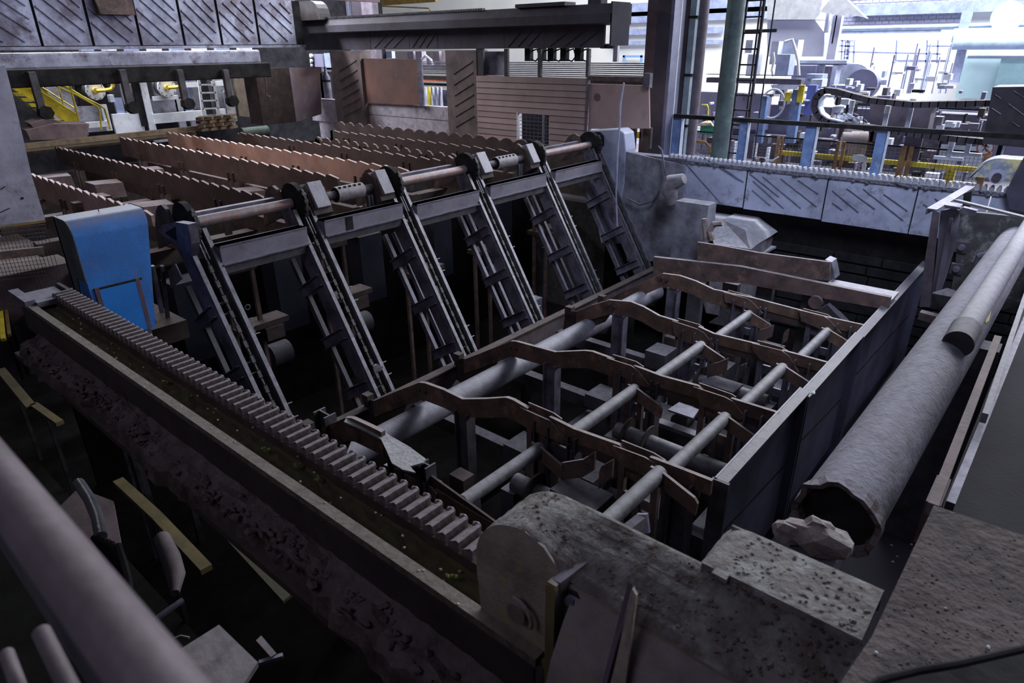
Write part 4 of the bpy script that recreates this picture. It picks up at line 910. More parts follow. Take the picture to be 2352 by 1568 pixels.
# bundle of long bars behind the openings
XB = 18.5
t = thing('bar_rack', (XB, 12, 3), 'rack of long dark rolled bars seen through the openings and running to the big column', 'bar rack')
y0, y1 = PX(945, 160, XB).y, PX(1485, 160, XB).y
for i in range(8):
    z = PX(1300, 146+i*4.2, XB+i*.0).z
    MB().beam((XB+.1*(7-i), y0+(3.0 if i < 2 else 0), z), (XB+.1*(7-i), y1, z), .07, .035).build('steel_bar', STEELD if i % 2 else STEEL, t)
R4('rack_beam', 945, 182, 1485, 188, RUSTD, XB, .2, t)
t = thing('orange_machine_rail', (19.5, 16, 2), 'orange red machine rail seen between the rusty panel and the right pier', 'machinery')
R4('rail_block', 965, 176, 995, 187, mat('orange red rail', (.65, .18, .08), (.45, .12, .06)), 19.5, .2, t); R4('rail_block', 998, 178, 1028, 188, mat('orange red rail', (1, 1, 1)), 19.5, .2, t)
R4('black_arm', 966, 190, 1028, 198, BLACK, 19.4, .2, t); R4('grille', 1000, 205, 1028, 244, STEEL, 20, .2, t)
for x in (975, 983, 991, 1001, 1010): R4('upright', x, 200, x+3, 245, PALE if x != 983 else YEL, 19.8, .1, t)
t = thing('distant_press', (24, 20, 3), 'pale mauve machine frames behind the gap right of the rusty panel', 'machinery')
R4('frame_plate', 835, 118, 900, 134, PALE, 22, .2, t)
for x in (936, 955, 995, 1015): R4('frame_post', x, 118, x+14, 150, mat('mauve frame', (.42, .36, .42), (.3, .26, .3)), 24, .3, t)
MB().tube([PX(x, y, 22) for x, y in [(962, 150), (966, 138), (978, 128), (990, 138), (994, 150)]], .06, 8).build('arch', PALE, t)
R4('wall_sheet', 900, 118, 1030, 160, mat('pink grey wall', (.30, .25, .28), (.22, .19, .22)), 30, .2, t)
# ================================================================ building columns
def col(nm, lab, x0a, x0b, x1a, x1b, X, m, cat='column'):
    """column from floor up; edges at y=0 given, foot from the plane X"""
t = thing('building_column', (16.8, 9, 0), 'massive dark steel building column with pipes, centre right', 'column')
X = 16.8
ya, yb = PX(1489, 0, X).y, PX(1544, 0, X).y
CM = mat('dark violet column steel', (.085, .075, .10), (.05, .042, .055), None, 0, .5, .3, .8)
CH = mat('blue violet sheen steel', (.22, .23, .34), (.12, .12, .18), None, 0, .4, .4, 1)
yc = PX(1512, 0, X).y
B((X, ya, .0), (X+.02, yc, 9)).build('column_flange', mat('rust brown column flange', (.12, .075, .085), (.07, .05, .06)), t)
B((X, yc, 0), (X+.5, yb, 9)).build('column_web', CM, t)
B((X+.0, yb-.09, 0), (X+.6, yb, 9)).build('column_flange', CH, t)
for x, r_, m_ in ((1556, .05, CH), (1566, .04, WHITE)):
    y = PX(x, 0, X+.4).y; MB().cyl((X+.4, y, 0), (X+.4, y, 9), r_, 10).build('conduit', m_, t, True)
y0, y1 = PX(1572, 0, X+.9).y, PX(1592, 0, X+.9).y
B((X+.9, y0+.15, 0), (X+1.0, y1, 9)).build('column_web', CM, t)
y2 = PX(1606, 0, X+.9).y
B((X+.8, y1, .8), (X+.95, y2, 9)).build('cable_tray', mat('pale teal tray', (.30, .38, .44), (.18, .22, .28), None, 0, .5, .1, 2), t)
for z in (1.9, 3.2, 4.6): B((X+.78, y1+.03, z), (X+.96, y2-.05, z+.06)).build('tray_clip', BLACK, t)
y3 = PX(1616, 0, X+1.2).y
tag(MB().cyl((X+1.2, y3, 0), (X+1.2, y3, 9), .17, 20).build('dark_pipe_column', mat('mauve pipe', (.17, .14, .18), (.10, .085, .11)), None, True), 'slim mauve pipe running up beside the massive dark column', 'pipe')
Xg = 16.2
yg = (PX(1672, 0, Xg).y+PX(1713, 0, Xg).y)/2
tag(MB().cyl((Xg, yg, 0), (Xg, yg, 9), .20, 28).build('green_pipe_column', GREEN, None, True), 'thick green grey round column standing behind the far trough', 'column')
# caged ladder
t = thing('ladder', (17.8, 7, 0), 'dark steel ladder with double stiles, right of the green round column', 'ladder')
XL = 17.5
L0, L1 = PX(1713, 0, XL), PX(1694, 180, XL); 
def ln(p, q, w, m, nm, pr): MB().beam(p, q, w, w, (1, 0, 0)).build(nm, m, pr)
DKL = mat('dark ladder steel', (.035, .032, .045), (.02, .018, .025))
def vpost(x, y, X, w, m, nm, pr, zt=9, zb=0):
    p = PX(x, y, X); return B((X, p.y-w/2, zb), (X+w, p.y+w/2, zt)).build(nm, m, pr)
vpost(1716, 0, XL, .045, DKL, 'stile', t); vpost(1755, 0, XL, .06, DKL, 'stile', t); vpost(1748, 0, XL+.5, .04, DKL, 'stile', t); vpost(1780, 0, XL+.2, .03, DKL, 'stile', t)
yl1, yr1 = PX(1716, 0, XL).y, PX(1755, 0, XL).y
z = .6
while z < 8: B((XL, yr1, z), (XL+.03, yl1, z+.04)).build('rung', DKL, t); z += .36
B((XL+.1, PX(1780, 70, XL).y, PX(1780, 74, XL).z), (XL+.15, yl1, PX(1780, 66, XL).z)).build('brace', DKL, t)
# blue posts with a dark rail
t = thing('blue_post_rail', (17.2, 5, 0), 'dark horizontal rail carried on blue posts behind the far trough', 'rail')
XR = 17.2
a, b = PX(1527, 256, XR), PX(2262, 322, XR)
zr = (a.z+b.z)/2
B((XR, b.y-2, zr-.05), (XR+.12, a.y, zr+.05)).build('rail_beam', BLACK, t)
for x0, x1 in ((1538, 1562), (1692, 1714), (1843, 1872), (2008, 2036)):
    ya, yb = PX(x0, 330, XR).y, PX(x1, 330, XR).y
    bp_ = B((XR+.05, ya, 0), (XR+.07, yb, zr-.05)).build('blue_post', BLUEP, t)
    B((XR+.0, yb, 0), (XR+.14, yb+.02, zr-.05)).build('post_edge', PALE, bp_)
# mesh fence with yellow bars
t = thing('mesh_fence', (20, 5, 0), 'rusty framed wire mesh fence with a yellow kick bar, behind the blue posts', 'fence')
XF_ = 20.0
yy = [PX(x, 360, XF_).y for x in (1570, 1618, 1700, 1790, 1812, 1925, 2077, 2262)]
zt = PX(1900, 322, XF_).z; zb_ = .35; zy = PX(1900, 358, XF_).z
def posts(x, w, m=RUSTO):
    y = PX(x, 380, XF_).y; B((XF_-.03, y-w/2, 0), (XF_+.03, y+w/2, zt)).build('fence_post', m, t)
for x, w in ((1572, .08), (1780, .09), (1789, .05), (1917, .08), (1930, .08), (2068, .14), (2085, .1), (2262, .14)): posts(x, w, mat('ochre rust post', (.34, .20, .08), (.13, .07, .04)))
for a, b in ((1570, 1705), (1725, 1788), (1792, 1920), (1930, 2070), (2085, 2262)):
    ya, yb = PX(a, 380, XF_).y, PX(b, 380, XF_).y
    B((XF_, yb, zt-.04), (XF_+.04, ya, zt)).build('top_bar', BLACK, t)
    m = MB(); n = int((ya-yb)/.085)
    for i in range(n+1): y = yb+(ya-yb)*i/n; m.box((XF_, y-.004, zb_), (XF_+.008, y+.004, zt))
    k = int((zt-zb_)/.085)
    for i in range(k+1): z = zb_+(zt-zb_)*i/k; m.box((XF_, yb, z-.004), (XF_+.008, ya, z+.004))
    tag(m.build('wire_mesh', STEELD, t), None, None, None, 'stuff')
ya, yb = PX(1790, 380, XF_+.3).y, PX(2262, 380, XF_+.3).y
B((XF_+.1, yb, zy-.1), (XF_+.16, ya, zy+.02)).build('yellow_bar', YEL, t); B((XF_+.1, yb, zy-.42), (XF_+.16, ya, zy-.36)).build('lower_bar', WHITE, t)
ya2 = PX(2170, 400, XF_).y; B((XF_+.08, ya2-.2, 0), (XF_+.2, ya2, zy)).build('yellow_leg', YEL, t)
MB().tube([PX(*p, XF_-.1) for p in [(1572, 322), (1600, 324), (1620, 327), (1630, 338), (1630, 350)]], .045, 8).build('bent_bar', mat('ochre rust post', (1, 1, 1)), t, True)
c = PX(2263, 339, XF_-.3)
s = thing('prohibition_sign', c, 'round white sign, red ring and slash over a walking figure, at the right fence end', 'sign')
r0 = 17/F_PX*(c-CAM).dot(CF)
sd_ = MB().cyl(c, c+V(.01, 0, 0), r0, 32).build('sign_disc', WHITE, s)
n = 32; RED = mat('faded red paint', (.42, .10, .08), (.34, .09, .08)); rg = MB()
for i in range(n):
    a0 = 2*math.pi*i/n; a1 = 2*math.pi*(i+1)/n
    q = lambda a, rr: c+V(-.004, rr*math.cos(a), rr*math.sin(a))
    rg.prism([q(a0, r0), q(a1, r0), q(a1, r0*.84), q(a0, r0*.84)], (-.004, 0, 0))
rg.build('red_ring', RED, sd_)
MB().beam(c+V(-.006, r0*.6, r0*.6), c+V(-.006, -r0*.6, -r0*.6), .012, r0*.14, (0, -1, 1)).build('red_slash', RED, sd_)
fg = MB().cyl(c+V(-.01, 0, r0*.5), c+V(-.004, 0, r0*.5), r0*.12, 12)
for (y0_, z0_, y1_, z1_, w_) in [(0, .4, .02, -.05, .2), (.0, .3, .42, .12, .09), (0, .3, -.42, .05, .09), (.02, -.05, .25, -.5, .1), (.02, -.05, -.28, -.5, .1)]:
    fg.beam(c+V(-.007, y0_*r0, z0_*r0), c+V(-.007, y1_*r0, z1_*r0), .006, w_*r0, (0, -1, 1) if abs(y1_-y0_) > .3 else (0, 1, 0))
fg.build('walking_figure', BLACK, sd_)
tag(MB().lump(PX(1978, 362, XF_-.1), (.03, .22, .12), 1, 5, .4).lump(PX(1984, 385, XF_-.1), (.02, .07, .14), 1, 6, .4).build('hanging_rag', WHITE), 'white rag draped over the yellow bar of the mesh fence', 'rag')
tag(MB().tube([PX(*p, XF_-.6) for p in [(1756, 362), (1762, 368), (1775, 368), (1788, 360)]], .02, 6).build('loose_hose', PALE), 'pale hose sagging at the foot of the mesh fence', 'hose')

# cable drag chain loop
XK = 18.6
t = thing('cable_drag_chain', (XK, 3.5, 2), 'dark segmented cable drag chain looping round at the left and running to the black box', 'cable chain')
path = [(2290, 236), (2200, 238), (2100, 240), (2000, 230), (1960, 220), (1925, 210), (1900, 207), (1885, 213), (1876, 225), (1873, 243), (1877, 258), (1888, 271), (1905, 281), (1940, 286), (1990, 292), (2050, 300), (2120, 310), (2262, 325)]
P3 = [PX(x, y, XK) for x, y in path]
segs = []
for a, b in zip(P3, P3[1:]):
    n = max(1, int((b-a).length/.16)); 
    for i in range(n): segs.append((a.lerp(b, i/n), a.lerp(b, (i+1)/n)))
LK = mat('dark chain link', (.06, .05, .065), (.03, .026, .035))
for a, b in segs: MB().beam(a, b+(b-a)*.12, .32, .13, (0, b.z-a.z, -(b.y-a.y)) if abs((b-a).y) > 0 else (0, 1, 0)).build('chain_link', LK, t)
inn = [PX(x, y, XK) for x, y in [(1912, 222), (1896, 220), (1887, 229), (1884, 245), (1890, 260), (1905, 271), (1940, 279)]]
for a, b in zip(inn, inn[1:]): MB().beam(a, b, .34, .03, (0, b.z-a.z, -(b.y-a.y))).build('inner_liner', PALE, t)
for x in (1985, 1994, 2155):
    m = MB(); p = PX(x, 226 if x < 2100 else 245, XK-.1)
    for i in range(12): m.beam(p-V(0, 0, i*.05), p-V(0, 0, i*.05+.045), .035 if i % 2 else .012, .012)
    tag(m.build('hanging_chain', STEELD, t), None, None, None, 'stuff')
t = thing('dark_drum', (XK+.9, 3, 1.4), 'large dark mauve drum and sheet behind the cable chain loop', 'machinery')
DM = mat('dark mauve sheet', (.12, .095, .13), (.08, .065, .09), None, 0, .5, .1)
MB().prism([PX(*p, XK+.8) for p in [(1998, 228), (2150, 245), (2138, 262), (2128, 310), (1998, 296)]], (.6, 0, 0)).build('drum_sheet', DM, t)
R4('support_sheet', 2075, 300, 2115, 372, DM, XK+1.5, .1, t)
for rr, x, y, X_ in ((.33, 1968, 330, 20.8), (.24, 1950, 325, 20.4), (.46, 1955, 322, 21.2)):
    c = PX(x, y, X_); MB().cyl(c+V(0, .2, 0), c+V(.15, -.2, 0), rr, 20).build('reel', mat('brown grey reel', (.24, .20, .22), (.13, .11, .12)), t, True)
# white mandrels and valves between chain and fence
t = thing('gauge_bench', (XK+.2, 4.5, 1.8), 'row of pale valves, rings and chain lengths resting inside the cable chain loop', 'machinery')
r = random.Random(12)
for i in range(26):
    c = PX(1905+r.uniform(0, 80), 262+r.uniform(0, 20), XK+.1); MB().cyl(c, c+V(.0, r.uniform(-.12, -.05), r.uniform(-.08, -.02)), .035, 8).build('coil_ring', PALE if i % 3 else RUST, t)
for x, y, h in ((2032, 285, .35), (2084, 290, .55), (1953, 262, .25), (2222, 345, .3), (2180, 355, .3)):
    c = PX(x, y, XK+.3); B(c+V(-.04, -.05, -.1), c+V(.04, .05, h-.1)).build('valve_stem', PALE, t); MB().cyl(c+V(0, 0, h-.1), c+V(0, 0, h+.08), .07, 8).build('valve_cap', WHITE, t); B(c+V(-.05, -.3, -.12), c+V(.05, .3, -.05)).build('valve_bar', PALE, t)
# black ribbed box at right
XBX = 17.6
t = thing('black_ribbed_box', (XBX, .5, 1.2), 'big black steel box with white diagonal ribs at the right edge', 'machine cover')
MB().prism([PX(*p, XBX) for p in [(2280, 200), (2420, 198), (2420, 345), (2256, 330), (2262, 300)]], (1.0, 0, 0)).build('box_shell', mat('black ribbed paint', (.05, .045, .06), (.03, .028, .038), None, 0, .45, .1), t)
for a, b in [((2286, 217), (2299, 226)), ((2317, 238), (2352, 264)), ((2278, 248), (2299, 262)), ((2328, 208), (2352, 224)), ((2325, 280), (2342, 291))]:
    MB().beam(PX(*a, XBX-.01), PX(*b, XBX-.01), .015, .02, (1, 0, 0)).build('rib', PLATE, t)
R4('dark_column', 2286, 328, 2302, 390, BLACK, XBX+.3, .3, t); R4('pale_frame', 2300, 326, 2306, 370, PALE, XBX+.1, .1, t); R4('pale_frame', 2300, 326, 2352, 334, PALE, XBX+.1, .1, t)

# ================================================================ far hall
FAR = 40.0
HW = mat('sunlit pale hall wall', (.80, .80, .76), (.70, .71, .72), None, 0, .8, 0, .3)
HB = mat('hazy violet brick', (.40, .41, .54), (.30, .31, .44), None, 0, .8, 0, .6)  # brick colour paled towards violet in place of haze
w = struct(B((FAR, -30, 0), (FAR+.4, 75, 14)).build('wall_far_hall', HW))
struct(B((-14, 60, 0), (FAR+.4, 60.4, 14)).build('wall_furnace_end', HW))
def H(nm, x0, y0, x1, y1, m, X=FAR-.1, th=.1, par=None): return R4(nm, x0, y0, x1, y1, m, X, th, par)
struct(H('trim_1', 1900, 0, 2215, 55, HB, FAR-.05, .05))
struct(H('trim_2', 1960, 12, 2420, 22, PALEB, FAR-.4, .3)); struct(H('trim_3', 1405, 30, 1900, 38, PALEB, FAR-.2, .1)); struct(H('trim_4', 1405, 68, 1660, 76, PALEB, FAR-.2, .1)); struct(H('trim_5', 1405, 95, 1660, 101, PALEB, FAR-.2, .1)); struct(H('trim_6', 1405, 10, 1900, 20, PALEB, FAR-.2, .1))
# bricks showing on the upper far wall
m = MB(); y0b, y1b = PX(1925, 40, FAR).y, PX(2210, 40, FAR).y; zb2 = PX(2050, 54, FAR).z
for i in range(12):
    y = y1b+(.15 if i % 2 else 0)
    while y < y0b: m.box((FAR-.08, y, zb2+i*.16), (FAR-.04, y+.28, zb2+i*.16+.13)); y += .31
tag(m.build('brick_courses', HB, w), None, None, None, 'stuff')
t = thing('blue_window_frame', (FAR-.3, 24, 3), 'pale blue framed window low on the far wall, left of the massive column', 'window')
for r4 in ((1430, 127, 1476, 132), (1430, 127, 1435, 143), (1470, 127, 1476, 143)): H('frame_bar', *r4, mat('sky blue frame', (.22, .38, .70), (.2, .34, .6)), FAR-.3, .1, t)
struct(H('door_1', 2205, 130, 2335, 230, mat('pale aqua door', (.55, .75, .78), (.42, .62, .68), None, 0, .5, 0, .3), FAR-.3, .1))
struct(H('door_2', 2286, 134, 2360, 240, mat('aqua door leaf', (.42, .66, .68), (.34, .56, .6)), FAR-.5, .1)); struct(H('trim_7', 2222, 128, 2420, 135, mat('blue lintel', (.25, .3, .42), (.2, .24, .34)), FAR-.6, .1))
t = thing('far_duct', (38, 0, 5), 'pale blue wall pipes and ducts running along the far wall at upper right', 'pipes')
for y, X_, r_ in ((66, 39, .10), (70, 39, .06), (76, 38.5, .2), (83, 38, .28), (98, 37.5, .3)):
    xa = 1925 if y < 72 else 2190; a, b = PX(xa, y, X_), PX(2420, y-4, X_); MB().cyl(a, (X_, b.y-3, a.z), r_, 12).build('pipe', mat('pale blue duct', (.42, .55, .72), (.32, .42, .58)), t, True)
H('shadow_gap', 2210, 86, 2420, 95, mat('blue shade steel', (.16, .17, .28), (.12, .13, .22)), 38.6, .1, t); H('shadow_gap', 2210, 104, 2420, 111, mat('blue shade steel', (1, 1, 1)), 38.6, .1, t)
H('pilaster', 2205, 25, 2228, 70, PALEB, 38.8, .3, t); H('pilaster', 2190, 110, 2210, 190, PALEB, 38.0, .3, t)
c = PX(2314, 38, 38.5); tag(MB().cyl(c, c+V(.2, 0, 0), .62, 24).build('wall_dish', WHITE), 'large round white disc on the far wall at the upper right corner', 'disc')
# hood with canopy
t = thing('extraction_hood', (30, 12, 3), 'big pale extraction hood with a pointed canopy, upper right', 'hood')
XH = 32
HS = mat('hazy violet hood', (.50, .52, .66), (.38, .40, .55), None, 0, .6, 0, .4)  # hood colour carries the haze too
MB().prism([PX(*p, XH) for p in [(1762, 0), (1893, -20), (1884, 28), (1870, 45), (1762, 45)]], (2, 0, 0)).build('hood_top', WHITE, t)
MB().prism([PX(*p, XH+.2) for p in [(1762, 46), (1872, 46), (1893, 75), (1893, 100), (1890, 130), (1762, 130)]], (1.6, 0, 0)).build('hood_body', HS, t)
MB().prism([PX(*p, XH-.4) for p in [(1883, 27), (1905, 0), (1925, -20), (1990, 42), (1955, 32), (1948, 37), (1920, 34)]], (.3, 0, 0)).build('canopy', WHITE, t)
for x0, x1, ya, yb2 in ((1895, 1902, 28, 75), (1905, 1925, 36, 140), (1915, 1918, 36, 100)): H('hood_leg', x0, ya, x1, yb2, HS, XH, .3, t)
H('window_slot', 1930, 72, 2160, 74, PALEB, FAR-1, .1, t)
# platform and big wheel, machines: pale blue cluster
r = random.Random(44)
t = thing('mill_stand', (30, 10, 0), 'rolling mill stands and platform in haze coloured paint below the hood', 'machinery')
VI = mat('hazy violet machine', (.24, .24, .36), (.14, .14, .24), None, 0, .5, .1, .6); VD = mat('dark violet machine', (.12, .11, .17), (.06, .055, .09))  # violet cast in these paints stands for distance haze
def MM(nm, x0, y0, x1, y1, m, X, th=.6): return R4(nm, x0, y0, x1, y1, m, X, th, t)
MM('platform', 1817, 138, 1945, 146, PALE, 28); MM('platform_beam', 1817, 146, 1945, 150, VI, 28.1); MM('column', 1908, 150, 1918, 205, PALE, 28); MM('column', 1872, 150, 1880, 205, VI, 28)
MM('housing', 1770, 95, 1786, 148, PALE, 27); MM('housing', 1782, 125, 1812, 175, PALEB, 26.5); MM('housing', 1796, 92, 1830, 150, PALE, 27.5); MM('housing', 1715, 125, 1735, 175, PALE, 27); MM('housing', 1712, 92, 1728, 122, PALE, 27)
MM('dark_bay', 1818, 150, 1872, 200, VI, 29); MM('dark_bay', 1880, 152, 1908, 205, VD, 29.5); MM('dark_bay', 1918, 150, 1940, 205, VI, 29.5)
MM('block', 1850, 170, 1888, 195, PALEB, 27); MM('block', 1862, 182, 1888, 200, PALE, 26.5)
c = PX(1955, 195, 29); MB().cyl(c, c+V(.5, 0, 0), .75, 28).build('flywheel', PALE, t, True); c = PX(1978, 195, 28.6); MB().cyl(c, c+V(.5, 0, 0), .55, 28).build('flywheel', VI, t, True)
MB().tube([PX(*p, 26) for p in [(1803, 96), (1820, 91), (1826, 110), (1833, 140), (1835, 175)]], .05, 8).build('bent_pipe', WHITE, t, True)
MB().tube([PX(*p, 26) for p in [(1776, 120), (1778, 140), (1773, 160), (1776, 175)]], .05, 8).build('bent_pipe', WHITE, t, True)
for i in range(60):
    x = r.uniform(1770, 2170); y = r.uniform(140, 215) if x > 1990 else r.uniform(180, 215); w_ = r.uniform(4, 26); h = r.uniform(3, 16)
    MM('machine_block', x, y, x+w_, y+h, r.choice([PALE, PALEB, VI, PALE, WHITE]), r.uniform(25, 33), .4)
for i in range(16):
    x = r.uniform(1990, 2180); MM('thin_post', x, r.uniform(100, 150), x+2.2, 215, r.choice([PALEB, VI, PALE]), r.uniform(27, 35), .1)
t = thing('gantry', (34, 3, 3), 'thin pale handrails and a ladder on a gantry in the bright far hall', 'gantry')
def HB_(x0, y0, x1, y1, X_=34, w_=.05, m=PALEB): MB().beam(PX(x0, y0, X_), PX(x1, y1, X_), w_, w_, (1, 0, 0)).build('rail_bar', m, t)
for y in (92, 104, 118): HB_(1893, y, 1960 if y < 110 else 2160, y+(2 if y < 110 else 6))
for x in (1917, 1935, 1948, 1963, 2130, 2060, 2155): HB_(x, 92, x-3, 145)
HB_(1943, 95, 1932, 205); HB_(1952, 95, 1941, 205)
for i in range(12): HB_(1943-i*.95, 97+i*9, 1952-i*.95, 97+i*9)
HB_(2130, 106, 2190, 106); HB_(2125, 140, 2180, 140, 34, .08, VI); HB_(2060, 140, 2130, 140, 34, .08)
# hoppers and boxes lower right of hall
t = thing('pump_station', (24, 5, 0), 'crowded grey violet pumps, pipes and cabinets behind the fence', 'machinery')
for i in range(150):
    x = r.uniform(1595, 2260); y = r.uniform(200, 400); 
    X_ = r.uniform(21.5, 25); w_ = r.uniform(4, 40); h = r.uniform(3, 22)
    if r.random() < .25: w_, h = r.uniform(2, 5), r.uniform(25, 70)
    R4('machine_block', x, y, x+w_, y+h, r.choice([VI, VD, BLACK, PALE, VD, DM, STEEL, RUSTD]), X_, .3, t)
for x0, x1, y0_, y1_, m_ in ((1600, 1760, 210, 300, VI), (1920, 2000, 285, 400, RUSTD), (2005, 2070, 235, 330, VD), (2150, 2270, 260, 330, VD), (2065, 2150, 300, 420, STEEL), (1700, 1900, 305, 420, VD), (2150, 2262, 330, 430, PALE), (1905, 2065, 395, 440, VD), (1560, 1700, 300, 420, VI)):
    R4('cabinet', x0, y0_, x1, y1_, m_, 25.4, .4, t)
B((26.0, -6, 0), (26.3, 12, 1.9)).build('low_partition', VI, t)
for k in range(3):
    a = PX(1960, 233+k*5, 23.5); b = PX(2270, 246+k*5, 23.5); MB().beam(a, b, .05, .09).build('long_rail', PALE if k % 2 == 0 else VD, t)
MB().prism([PX(*p, 22) for p in [(1770, 195), (1830, 190), (1836, 196), (1820, 205), (1775, 208)]], (.3, 0, 0)).build('crank_plate', PALE, t)
c = PX(1775, 238, 21.5); n = 20; MB().tube([c+V(0, .35*math.cos(2*math.pi*i/n), .42*math.sin(2*math.pi*i/n)) for i in range(n+1)], .03, 6).build('hand_wheel', PALE, t, True)
R4('blue_column', 1812, 205, 1832, 330, BLUEP, 20.8, .2, t); R4('blue_column', 1850, 195, 1870, 265, mat('strong blue violet paint', (.13, .17, .50), (.1, .13, .4)), 22, .2, t); R4('blue_column', 1740, 220, 1755, 330, BLUEP, 21, .2, t)
for q in ((1802, 212, 1814, 232), (1832, 195, 1845, 236)): R4('yellow_sack', *q, YEL, 20.7, .1, t)
t = thing('green_bin', (19.2, 8, .5), 'green bin with rags on top behind the mesh fence', 'bin')
R4('bin_body', 1608, 288, 1642, 310, mat('green bin', (.05, .30, .18), (.03, .2, .12)), 21, .3, t)
MB().lump(PX(1624, 284, 21), (.2, .3, .1), 1, 3, .5).build('rag_pile', mat('mixed rag', (.6, .5, .35), (.25, .2, .18)), t)
MB().tube([PX(*p, 20.8) for p in [(1612, 241), (1624, 241), (1626, 246), (1625, 278)]], .03, 6).build('yellow_tube', YEL, t, True)
tag(MB().tube([PX(*p, 38) for p in [(852, 13), (985, 19), (990, 30)]], .05, 6).build('far_handrail', YELD), 'thin ochre handrail in the bright gap above the overhead girder', 'handrail')
# horizontal conveyor beams between the columns
t = thing('crane_rail_beam', (19, 7, 3), 'long dark beam between the green column and the mill stands', 'beam')
R4('rail_body', 1622, 178, 1840, 195, VD, 20.3, .3, t); R4('rail_top', 1622, 171, 1840, 174, BLACK, 20.3, .3, t)
# left background column with conduits
t = thing('building_column', (20, 24, 0), 'dark building column with silvery conduits, top centre left', 'column')
Xc = 20
for x0, x1, m_ in ((762, 776, CM), (776, 806, PALEB), (806, 830, CM), (830, 856, mat('mauve pipe', (1, 1, 1)))):
    ya, yb = PX(x0, 20, Xc).y, PX(x1, 20, Xc).y; B((Xc, ya, 0), (Xc+.3, yb, 9)).build('column_member', m_, t)
for x in (783, 790, 797, 803): p = PX(x, 20, Xc-.1); MB().cyl((Xc-.1, p.y, 0), (Xc-.1, p.y, 9), .035, 8).build('conduit', CM if x % 2 else STEEL, t)
# machines seen under the ribbed girder at x 620..760
t = thing('valve_stand', (19, 23, 2), 'pale blue valve stand and pipes between the stairs area and the left pier', 'machinery')
for x0, y0_, x1, y1_, m_ in ((622, 122, 640, 158, PALEB), (640, 125, 660, 156, STEEL), (662, 122, 676, 158, WHITE), (684, 122, 700, 158, PALEB), (700, 124, 742, 154, VI), (746, 122, 764, 160, PALEB), (738, 155, 764, 165, STEEL), (736, 165, 765, 230, FD), (736, 168, 742, 228, PALE)):
    R4('stand_block', x0, y0_, x1, y1_, m_, 18, .3, t)
for x in (655, 668, 682, 712): 
    for y in (128, 140, 150): c = PX(x, y, 17.8); MB().cyl(c, c+V(.1, 0, 0), .08, 8).build('valve_cap', WHITE, t)
R4('yellow_beam', 850, 0, 1000, 4, YELD, 30, .2, t)
t = thing('upper_walkway', (13, 25, 5.4), 'dark walkway edge with thin ochre posts above the ribbed girder', 'walkway')
for x in (378, 460, 626): p = PY(x, 8, 24); B((p.x-.02, 24, 5.2), (p.x+.05, 24.05, 6.5)).build('thin_post', YELD, t)
B((8, 24.2, 5.7), (20, 24.4, 7.5)).build('kick_plate', mat('dim brown plate', (.12, .08, .085), (.08, .05, .06)), t)
for x in (405, 650): p = PY(x, 3, 23.6); MB().lump(V(p.x, 23.6, 5.6), (.5, .15, .16), 1, x, .3).build('sack', STEEL, t)
t = thing('pale_bracket', (17, 9.3, 4), 'pale bracket with valves at the right end of the overhead girder', 'bracket')
for x0, y0_, x1, y1_ in ((1402, 28, 1420, 98), (1408, 105, 1418, 142), (1400, 98, 1422, 102)): R4('bracket_plate', x0, y0_, x1, y1_, PALE, 17.2, .1, t)
for x in (1380, 1395): c = PX(x, 106, 16.1); MB().cyl(c, c+V(0, -.2, 0), .06, 8).build('cylinder_rod', STEELD, t)
# ================================================================ far left pit corner: lump box, low beam
t = thing('caked_gearbox', (13.3, 5.5, -1), 'gearbox caked in pale dust, with a sloping lid, in front of the far trough', 'gearbox')
GM = mat('chalky caked casing', (.20, .19, .23), (.09, .08, .10), (.34, .34, .39), .8, .85, 0, 3, (.13, .11, .12), .35, .7)
Xq = 13.6
zl = .35
a = [PZ(*p, zl) for p in [(1640, 505), (1705, 480), (1760, 505), (1700, 540)]]
MB().prism([PZ(*p, .05) for p in [(1618, 498), (1665, 460), (1735, 478), (1792, 520), (1725, 572), (1640, 560)]], (0, 0, -1.6)).build('lower_casing', GM, t)
m = MB(); lo = [PZ(*p, .05) for p in [(1618, 548), (1672, 508), (1790, 530), (1722, 572)]]; hi = [PZ(*p, .32) for p in [(1660, 505), (1690, 488), (1745, 496), (1712, 528)]]
m.add(lo+hi, [(3, 2, 1, 0), (4, 5, 6, 7)]+[(i, (i+1) % 4, (i+1) % 4+4, i+4) for i in range(4)]); m.build('bevelled_lid', GM, t)
MB().prism([PZ(*p, .28) for p in [(1552, 480), (1600, 470), (1700, 478), (1745, 497), (1700, 520), (1600, 500)]], (0, 0, -.5)).build('upper_shelf', GM, t)
m = MB().tube([PX(*p, Xq-.6) for p in [(1618, 502), (1620, 530), (1622, 552)]], .06, 7); m.tube([PX(*p, Xq-.6) for p in [(1660, 512), (1640, 514), (1630, 530), (1635, 552)]], .065, 7)
m.build('lagged_pipe', ROCK, t)
R4('back_casing', 1545, 460, 1620, 620, mat('darker blue plate', (1, 1, 1)), 13.4, .4, t)
MB().tube([PX(*p, 14.2) for p in [(1572, 410), (1545, 418), (1538, 440), (1545, 470)]], [.12, .2, .2, .12], 10).build('caked_elbow', GM, t, True)
tag(MB().prism([PX(*p, XT-.012) for p in [(1547, 399), (1574, 401), (1573, 430), (1572, 460), (1548, 462)]], (.02, 0, 0)).build('dark_slot', BLACK), 'dark square cut out in the trough wall above the caked gearbox', 'opening')
